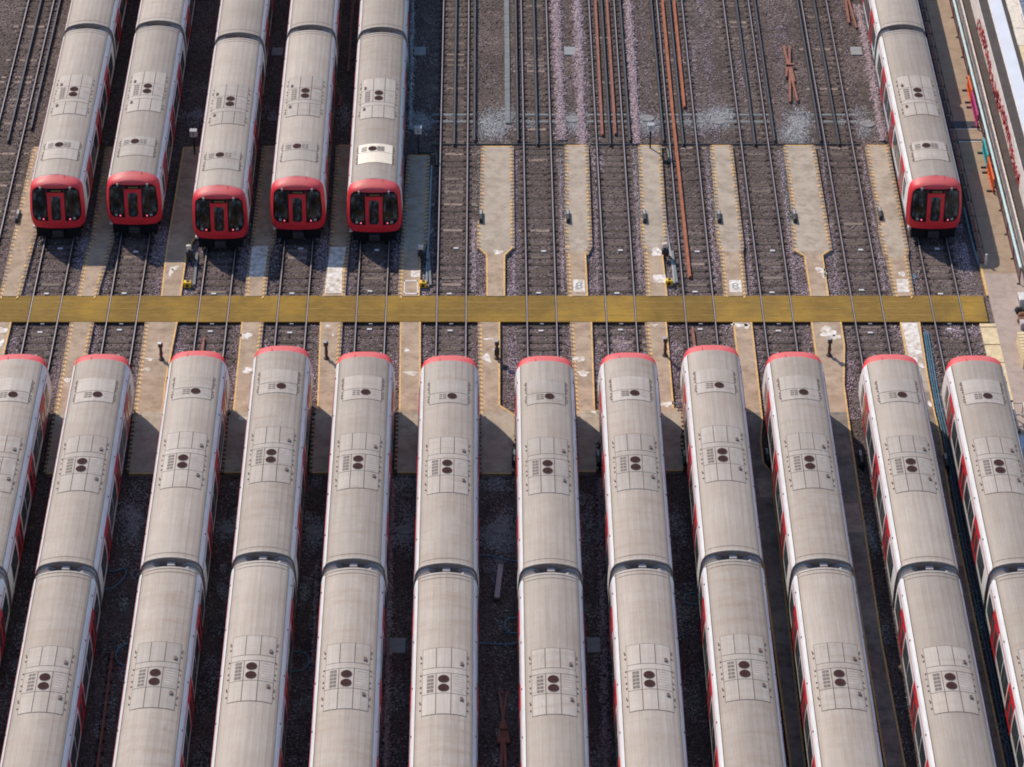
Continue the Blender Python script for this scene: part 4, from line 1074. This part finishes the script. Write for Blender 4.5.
# timber plank, covers, trough
mb = MB(); a = P(500.8, 565, .2); b = P(496.8, 598, .2); mb.beam(tuple(a), tuple(b), .24, .12, M['timber_pale']); mb.beam(tuple(a-Vector((0, 0, .16))), tuple(b-Vector((0, 0, .16))), .2, .08, M['dark_metal'])
centred(mb, 'timber_plank', 'weathered pale plank on the dark ground between two near trains', 'plank')
mb = MB(); a = P(506.3, -40, .03); b = P(507.6, 124, .03)
n = 42
for k in range(n):
    p = a+(b-a)*(k/n); q = a+(b-a)*((k+.965)/n); mb.beam((p.x, p.y, .03), (q.x, q.y, .03), .29, .14, M['trough'])
centred(mb, 'cable_trough', 'long grey concrete cable trough between two empty tracks', 'trough')
def cover(px, py, w, l, lab, round_=False):
    c = P(px, py, .05); mb = MB()
    if round_:
        mb.poly([(w/2*math.cos(2*math.pi*i/20), l/2*math.sin(2*math.pi*i/20)) for i in range(20)], 0, .06, M['oval_cover'])
        mb.poly([(w*.4*math.cos(2*math.pi*i/20), l*.4*math.sin(2*math.pi*i/20)) for i in range(20)], .06, .068, M['oval_cover'])
    else:
        mb.box(-w/2, w/2, -l/2, l/2, 0, .07, M['conc_grey'], .015)
        for k in range(7): mb.box(-w*.44, w*.44, -l*.42+k*l*.13, -l*.42+k*l*.13+.02, .07, .076, M['grey_metal'])
    tag(mb.build('manhole_cover', None, (c.x, c.y, 0)), lab, 'cover', 'concrete covers set in the ballast')
cover(277.5, 51.5, .66, .95, 'square grey cover in shade left of the fourth far-row train')
cover(419.8, 51, .68, .95, 'square grey cover in shade right of the cream-hatch train')
cover(570, 51, .66, .95, 'square pale cover lying between the two pink stone ridges')
cover(856.5, 51, .66, .95, 'square pale cover left of the lone far right train')
cover(397.5, 645.5, .72, 1.05, 'square bluish cover in shade right of the fifth near train')
cover(593.5, 645, .62, 1.05, 'square bluish cover in shade right of the seventh near train')
for px, py, lab in [(572, 119, 'oval pale cover at the lower end of the pink ridges'), (647, 118, 'oval pale cover behind the white-headed post with a green pipe'), (718, 121, 'oval pale cover right of the orange rusty rails'), (867, 124, 'oval pale cover left of the lone far right train'), (419, 118, 'oval cover in shade behind the middle white-headed post'), (498, 529, 'oval cover in shade between the sixth and seventh near trains'), (404, 530, 'oval cover in shade between the fifth and sixth near trains'), (314, 530, 'oval cover in shade between the fourth and fifth near trains'), (228, 529, 'oval cover in shade between the third and fourth near trains')]:
    cover(px, py, .85, .72, lab, True)
# cross cable at the walkway heads
mb = MB(); a = P(432, 144.3, .04); b = P(860, 144.3, .04); mb.tube([tuple(a), tuple(b)], .05, M['cond_top'], 8); centred(mb, 'cross_cable', 'dark cable crossing the empty tracks at the walkway heads', 'cable')
# hoses, pipes, cables
def hose(pts, r, mat, name, lab, cat, z=.06, group=None):
    q = [P(x, y, z) for x, y in pts]; out = []
    for i in range(len(q)-1):
        p0 = q[max(i-1, 0)]; p1 = q[i]; p2 = q[i+1]; p3 = q[min(i+2, len(q)-1)]
        for k in range(6):
            t = k/6; out.append(.5*((2*p1)+(-p0+p2)*t+(2*p0-5*p1+4*p2-p3)*t*t+(-p0+3*p1-3*p2+p3)*t**3))
    out.append(q[-1]); mb = MB(); mb.tube([tuple(v) for v in out], r, M[mat], 6); centred(mb, name, lab, cat, group)
HG = 'blue hoses on the dark ground'
hose([(97, 567), (112, 571), (125, 569), (124, 578), (112, 588), (100, 589)], .03, 'hose', 'hose', 'looped blue hose between the second and third near trains', 'hose', group=HG)
hose([(128, 643), (118, 650), (116, 658), (120, 664), (127, 665)], .03, 'hose', 'hose', 'tight blue hose loop beside the rusty rail with chairs', 'hose', group=HG)
hose([(292, 651), (304, 653), (309, 661), (304, 669), (291, 672)], .03, 'hose', 'hose', 'blue hose loop between the fourth and fifth near trains', 'hose', group=HG)
hose([(478, 555), (492, 556), (508, 560), (520, 561)], .03, 'hose', 'hose', 'slack blue hose above the weathered plank', 'hose', group=HG)
hose([(520, 617), (508, 619), (505, 626), (510, 633), (520, 632)], .03, 'hose', 'hose', 'blue hose loop below the weathered plank', 'hose', group=HG)
hose([(478, 643), (495, 644), (510, 644), (522, 641)], .03, 'hose', 'hose', 'straight blue hose below the loop between sixth and seventh near trains', 'hose', group=HG)
hose([(676, 622), (672, 626), (672, 632), (677, 637), (683, 633)], .03, 'hose', 'hose', 'small blue hose loop between the eighth and ninth near trains', 'hose', group=HG)
hose([(697, 592), (686, 595), (684, 600), (690, 604), (700, 603)], .03, 'hose', 'hose', 'blue hose loop left of the ninth near train', 'hose', group=HG)
for k, (dx, r) in enumerate(((0, .06), (3.5, .05), (7.5, .06))):
    hose([(924+dx*.5, 332), (929+dx*.6, 365), (935+dx*.6, 400), (943+dx*.7, 435), (950+dx*.8, 470), (958+dx, 520), (972+dx, 590), (988+dx, 660), (1010+dx, 770)], r*.62, 'blue_pipe', 'blue_pipe', ['blue pipe nearest the walkway beside the rightmost near train', 'middle blue pipe of three beside the rightmost near train', 'blue pipe closest to the side of the rightmost near train'][k], 'pipe', .10, 'blue pipes along the walkway')
hose([(431.5, 166), (430, 200), (428.5, 240), (427, 262), (427, 282)], .06, 'grey_teal', 'blue_pipe', 'pale blue pipe along the walkway right of the cream-hatch train', 'pipe', .1)
hose([(964, 208), (969, 230), (975, 252), (979.5, 266)], .06, 'blue_pipe', 'blue_pipe', 'blue pipe on the ground right of the lone far right train', 'pipe', .1)
hose([(661.5, 165), (664, 200), (668.5, 240), (672, 262), (674.5, 284)], .055, 'grey_metal', 'grey_pipe', 'grey pipe along the walkway with the green elbow', 'pipe', .1)
hose([(916.5, 278), (912.5, 275), (912, 280), (914, 284)], .04, 'hose', 'hose', 'tiny blue hose loop beside the track left of the path', 'hose')
# things at the right picture edge
def stack_at(px, py, z, fn, name, lab, cat, group=None):
    c = P(px, py, z); mb = MB(); fn(mb); o = mb.build(name, None, (c.x, c.y, z)); return tag(o, lab, cat, group)
def crate(mb):
    mb.box(-.30, .55, -.35, .35, 0, .45, M['white'], .03); mb.box(-.32, .57, -.37, .37, .45, .50, M['white'], .02)
    for k in range(4): mb.box(-.31, -.30, -.28+k*.17, -.18+k*.17, .08, .38, M['grey_metal'])
stack_at(1024, 304, .1, crate, 'storage_crate', 'white lidded crate at the right picture edge above the brown sacks', 'crate')
def sacks(mb):
    for k, (x, y, z) in enumerate(((0, .5, 0), (.1, 0, 0), (.35, .25, .2), (0, -.45, 0))):
        mb.tube([(x-.3, y, z+.12), (x-.2, y, z+.16), (x+.25, y+.05, z+.16), (x+.38, y, z+.1)], [.06, .18, .19, .05], M['sack'] if k % 2 else M['dark_metal'], 10)
stack_at(1021.5, 318, .1, sacks, 'sack_pile', 'pile of brown and black sacks at the right picture edge', 'sacks')
def box2(mb): mb.box(-.22, .4, -.25, .25, 0, .35, M['box_grey'], .05); mb.box(-.25, .43, -.03, .03, .35, .36, M['cream'])
stack_at(1024, 327, .1, box2, 'carton', 'pinkish white carton just below the sacks at the right edge', 'box')
def pallet(mb):
    for k in range(4):
        for j in range(9): mb.box(-.25, 1.0, -1.2+j*.27, -1.2+j*.27+.22, .10+k*.16, .13+k*.16, M['wood'])
        for j in range(3): mb.box(-.25+j*.55, -.15+j*.55, -1.2, 1.2, k*.16, .10+k*.16, M['wood'])
stack_at(1024.5, 355, .1, pallet, 'pallet_stack', 'stack of cream wooden pallets at the right picture edge', 'pallets')
def trolley(mb):
    for x in (0, .55):
        for y in (-1, 1): mb.tube([(x, y, 0), (x, y, .8)], .04, M['cream'], 8)
    for a, b in (((0, -1, .8), (0, 1, .8)), ((.55, -1, .8), (.55, 1, .8)), ((0, -1, .8), (.55, -1, .8)), ((0, 1, .8), (.55, 1, .8)), ((0, -1, .3), (.55, -1, .3)), ((0, 0, .8), (.55, 0, .8))): mb.tube([a, b], .04, M['cream'], 8)
stack_at(1013.5, 428, .1, trolley, 'steel_frame', 'pale steel frame on the path beside the rightmost near train', 'frame')
def cabinet(mb):
    mb.box(-.3, .6, -.5, .5, 0, .9, M['pale_blue'], .03); mb.box(-.33, .63, -.53, .53, .9, .95, M['pale_blue'], .02); mb.box(-.1, .4, -.512, -.5, .15, .8, M['grey_metal'])
stack_at(1024, 458, .1, cabinet, 'equipment_cabinet', 'pale blue equipment cabinet at the right picture edge', 'cabinet')

# ------------------------------------------------------------------ loose stone (stuff)
def stones(name, pts, rmin, rmax, mat, label):
    """one mesh of many small irregular stones"""
    n = len(pts); base = np.array([(1, 0, 0), (-1, 0, 0), (0, 1, 0), (0, -1, 0), (0, 0, 1), (0, 0, -.6)], float)
    fc = np.array([(0, 2, 4), (2, 1, 4), (1, 3, 4), (3, 0, 4), (2, 0, 5), (1, 2, 5), (3, 1, 5), (0, 3, 5)])
    r = RNG.uniform(rmin, rmax, (n, 1, 1)); v = base[None]*r*RNG.uniform(.65, 1.35, (n, 6, 1)); v[:, :, 2] *= .8
    a = RNG.uniform(0, 6.283, n); c, s = np.cos(a)[:, None], np.sin(a)[:, None]
    x = v[:, :, 0]*c-v[:, :, 1]*s; y = v[:, :, 0]*s+v[:, :, 1]*c
    v = np.stack([x, y, v[:, :, 2]], 2)+np.asarray(pts)[:, None, :]
    f = (fc[None]+(np.arange(n)*6)[:, None, None]).reshape(-1, 3)
    me = bpy.data.meshes.new(name); me.vertices.add(n*6); me.vertices.foreach_set('co', v.reshape(-1))
    me.loops.add(len(f)*3); me.loops.foreach_set('vertex_index', f.reshape(-1).astype(np.int32))
    me.polygons.add(len(f)); me.polygons.foreach_set('loop_start', np.arange(0, len(f)*3, 3, dtype=np.int32)); me.polygons.foreach_set('loop_total', np.full(len(f), 3, dtype=np.int32))
    me.update(calc_edges=True); me.materials.append(M[mat]); o = bpy.data.objects.new(name, me); C.objects.link(o)
    return tag(o, label, 'stones', None, 'stuff')
n = 110000
pp = np.stack([RNG.uniform(-30, 27.6, n), RNG.uniform(-37, 42, n), RNG.uniform(0, .02, n)], 1)
d = np.min(np.abs(np.abs(pp[:, 0:1]-np.array(list(TX.values()))[None])-.7525), 1)
pp = pp[d > .09]
pp = pp[~((pp[:, 1] > DECK_Y0) & (pp[:, 1] < DECK_Y1))]
pp = pp[pp[:, 0] < 25.6]
stones('ballast', pp, .025, .06, 'stones', 'loose grey and brown ballast stones over the whole yard')
def ridge(pts, width, dens, mat, name, label, h=.12):
    q = [P(x, y, 0) for x, y in pts]; out = []
    for a, b in zip(q, q[1:]):
        ln = (b-a).length; k = int(ln*width*dens)
        t = RNG.uniform(0, 1, k); wob = np.interp(t*ln, np.arange(0, ln+1, .4), RNG.uniform(.6, 1.25, len(np.arange(0, ln+1, .4))))
        u = RNG.normal(0, .36, k); u = np.clip(u, -1, 1)
        X = a.x+(b.x-a.x)*t+u*width/2*wob; Y = a.y+(b.y-a.y)*t; Z = h*(1-u*u)*RNG.uniform(.2, 1, k)
        out.append(np.stack([X, Y, Z], 1))
    return stones(name, np.concatenate(out), .03, .07, mat, label) if name else np.concatenate(out)
RD = 420
ridge([(555.5, -8), (562, 141)], .85, RD, 'pink_stones', 'stone_ridge', 'left pink stone ridge beside the square pale cover')
ridge([(577, -8), (583, 150)], .85, RD, 'pink_stones', 'stone_ridge', 'right pink stone ridge beside the square pale cover')
ridge([(627.5, -8), (637, 145)], .75, RD, 'pink_stones', 'stone_ridge', 'pink stone ridge right of the two brown rusty rails')
ridge([(857.5, 6), (868, 52), (884, 142)], .8, RD, 'pink_stones', 'stone_ridge', 'pink stone ridge left of the lone far right train')
dust = []
for x1, y1, x2, y2, w_, d_ in [(700, -8, 716, 142, 1.3, 45), (690, 20, 702, 140, .6, 50), (771, -8, 790, 142, 1.1, 32), (752, 0, 772, 140, .5, 40), (836, -8, 862, 142, .9, 36), (640, -8, 652, 142, .7, 30), (476, -8, 474, 140, .4, 25), (735, 30, 752, 140, .9, 20), (545, -8, 549, 142, .5, 35), (590, -8, 600, 142, .5, 45), (60, -8, 20, 140, .8, 30),
        (474, 220, 474, 292, .5, 260), (516, 150, 514, 292, .45, 200), (560, 150, 563, 292, .4, 200), (595, 150, 598, 292, .4, 200), (634, 150, 641, 292, .4, 220), (706, 150, 716, 292, .4, 220), (740, 150, 753, 292, .35, 140), (779, 150, 796, 292, .4, 200), (822, 150, 838, 292, .4, 110), (862, 150, 885, 292, .45, 160)]:
    dust.append(ridge([(x1, y1), (x2, y2)], w_, d_, None, None, None, .03))
dust = np.concatenate(dust); dust = dust[np.min(np.abs(np.abs(dust[:, 0:1]-np.array(list(TX.values()))[None])-.7525), 1) > .12]
stones('stone_dust', dust, .022, .05, 'shoulder_stones', 'thin scatter of lilac-grey stone along the empty tracks')
ridge([(412, -8), (409.5, 130)], .5, RD*.8, 'pale_stones', 'stone_ridge', 'grey stone ridge in the shade along the cream-hatch train')
ridge([(392, 480), (385, 770)], .45, RD*.6, 'pink_stones', 'stone_ridge', 'pink stone ridge along the right side of the fifth near train')
ridge([(600, 480), (606, 770)], .6, RD*.4, 'pink_stones', 'stone_ridge', 'scattered pink stones between the seventh and eighth near trains')
ridge([(318, 560), (312, 690)], .35, RD*.35, 'pink_stones', 'stone_ridge', 'thin pink stone line left of the fifth near train')
def patch(px, py, rx, ry, dens, mat='pale_stones', label='pale crushed stone'):
    c = P(px, py, 0); out = []
    nb_ = 7
    for q in range(nb_):
        k = max(4, int(rx*ry*3.14*dens*3/nb_)); cx = c.x+RNG.normal(0, rx*.38); cy = c.y+RNG.normal(0, ry*.38); sx = rx*RNG.uniform(.4, .8); sy = ry*RNG.uniform(.4, .8)
        r = RNG.uniform(0, 1, k)**.7*RNG.uniform(.6, 1.7, k); t = RNG.uniform(0, 6.283, k)
        out.append(np.stack([cx+sx*r*np.cos(t), cy+sy*r*np.sin(t), .04*np.clip(1-r, 0, 1)*RNG.uniform(0, 1, k)], 1))
    pts = np.concatenate(out)
    return pts[np.min(np.abs(np.abs(pts[:, 0:1]-np.array(list(TX.values()))[None])-.7525), 1) > .1]
allp = []
for px, py, rx, ry, dn in [(496, 124, 1.1, 1.6, 260), (530, 125, .6, .8, 60), (572, 124, .8, 1.3, 120), (648, 124, .8, 1.3, 150), (716, 124, 1.2, 1.6, 260), (795, 126, 1.2, 1.7, 260), (862, 124, .9, 1.2, 120), (419, 121, .9, 1.4, 160), (345, 118, .6, 1.2, 100), (272, 118, .6, 1.0, 90), (455, 118, .7, .5, 60), (676, 122, .6, .7, 50), (838, 121, .6, .7, 50), (195, 118, .8, 1.0, 90),
        (498, 532, .9, 1.6, 190), (405, 530, .7, 1.3, 130), (316, 532, .6, 1.4, 130), (228, 532, .6, 1.3, 120), (131, 516, .8, 1.8, 140), (590, 528, .7, 1.2, 70), (676, 520, .6, 1.0, 80), (871, 535, .5, 1.6, 120), (765, 515, .5, .8, 50), (497, 484, .9, .6, 130), (405, 484, .7, .5, 130)]:
    allp.append(patch(px, py, rx, ry, dn))
for x1, y1, x2, y2, w, dn in [(480.5, 150, 479, 215, .3, 200), (563.5, 150, 566, 240, .35, 200), (637, 150, 641.5, 235, .35, 200), (710, 150, 716.5, 235, .3, 200), (783, 150, 792, 235, .3, 220), (515, 150, 516, 245, .2, 100), (879, 205, 880, 235, .2, 100)]:
    a, b = P(x1, y1, 0), P(x2, y2, 0); k = int((a-b).length*w*dn); t = RNG.uniform(0, 1, k)
    allp.append(np.stack([a.x+(b.x-a.x)*t+RNG.normal(0, w*.35, k), a.y+(b.y-a.y)*t, RNG.uniform(0, .05, k)], 1))
for a_, b_ in zip(list(TRACK_X.values()), list(TRACK_X.values())[1:]):    # paler grit between the near trains
    for q in range(26):
        k = int(RNG.uniform(15, 130)); cx = (a_+b_)/2+RNG.normal(0, .35); cy = RNG.uniform(-37, -14.3); r = np.sqrt(RNG.uniform(0, 1, k))*RNG.uniform(.3, 1.1); t = RNG.uniform(0, 6.283, k)
        p_ = np.stack([cx+.55*r*np.cos(t), cy+1.3*r*np.sin(t), RNG.uniform(0, .02, k)], 1)
        allp.append(p_[np.min(np.abs(np.abs(p_[:, 0:1]-np.array(list(TX.values()))[None])-.7525), 1) > .1])
stones('crushed_stone', np.concatenate(allp), .022, .05, 'pale_stones', 'pale grey crushed stone in patches at the walkway heads and between trains')
sp = []
for px, py, rx, ry, dn in [(620, 345, .7, 1.0, 100), (960, 333, .8, .6, 150), (740, 60, 1, 5, 12), (596, 158, .4, 1.4, 200), (780, 20, .8, 4, 12), (25, 100, 1.2, 5, 20)]:
    sp.append(patch(px, py, rx, ry, dn))
for n_, X_ in TRACK_X.items():          # pinkish stone shoulders between the rails and the walkways
    for sg in (-1, 1):
        for (ya_, yb_) in ((-9.5, DECK_Y0-.05), (DECK_Y1+.05, 8.5)):
            k = int((yb_-ya_)*.95*320); yy = RNG.uniform(ya_, yb_, k); xx = X_+sg*(.86+.95*np.sqrt(RNG.uniform(0, 1, k)))
            w_ = .55+.45*np.sin(yy*1.1+X_*3+sg)+.3*np.sin(yy*2.7+X_); keep = RNG.uniform(0, 1, k) < np.clip(w_, .12, 1)
            sp.append(np.stack([xx, yy, RNG.uniform(0, .03, k)], 1)[keep])
for _ in range(46):
    sp.append(patch(random.uniform(420, 930), random.uniform(2, 140), random.uniform(.4, 1.1), random.uniform(.6, 2.5), random.uniform(3, 14)))
stones('loose_stone', np.concatenate(sp), .022, .05, 'shoulder_stones', 'loose pinkish stones scattered beside the tracks near the crossing')

# ------------------------------------------------------------------ light
sun_dir = Vector((-.65, .86, 1.0)).normalized()          # towards the sun
sd = bpy.data.lights.new('sun', 'SUN'); sd.energy = 4.5; sd.angle = math.radians(.5); sd.color = (1, .88, .75)
so = bpy.data.objects.new('sun', sd); C.objects.link(so); so.rotation_euler = (-sun_dir).to_track_quat('-Z', 'Y').to_euler(); so.location = (0, 0, 60)
wd = bpy.data.worlds.new("World"); SC.world = wd; wd.use_nodes = True; nt = wd.node_tree
bg = nt.nodes['Background']; sky = nt.nodes.new('ShaderNodeTexSky'); sky.sky_type = 'NISHITA'; sky.sun_disc = False
sky.sun_elevation = math.asin(sun_dir.z); sky.sun_rotation = math.atan2(sun_dir.x, sun_dir.y); sky.air_density = 1.0; sky.dust_density = .6; sky.ozone_density = 3.0
L(nt, sky.outputs[0], bg.inputs[0]); bg.inputs[1].default_value = .15
SC.cycles.filter_width = 1.9
SC.view_settings.view_transform = 'Standard'; SC.view_settings.look = 'None'; SC.view_settings.exposure = 0; SC.view_settings.gamma = 1
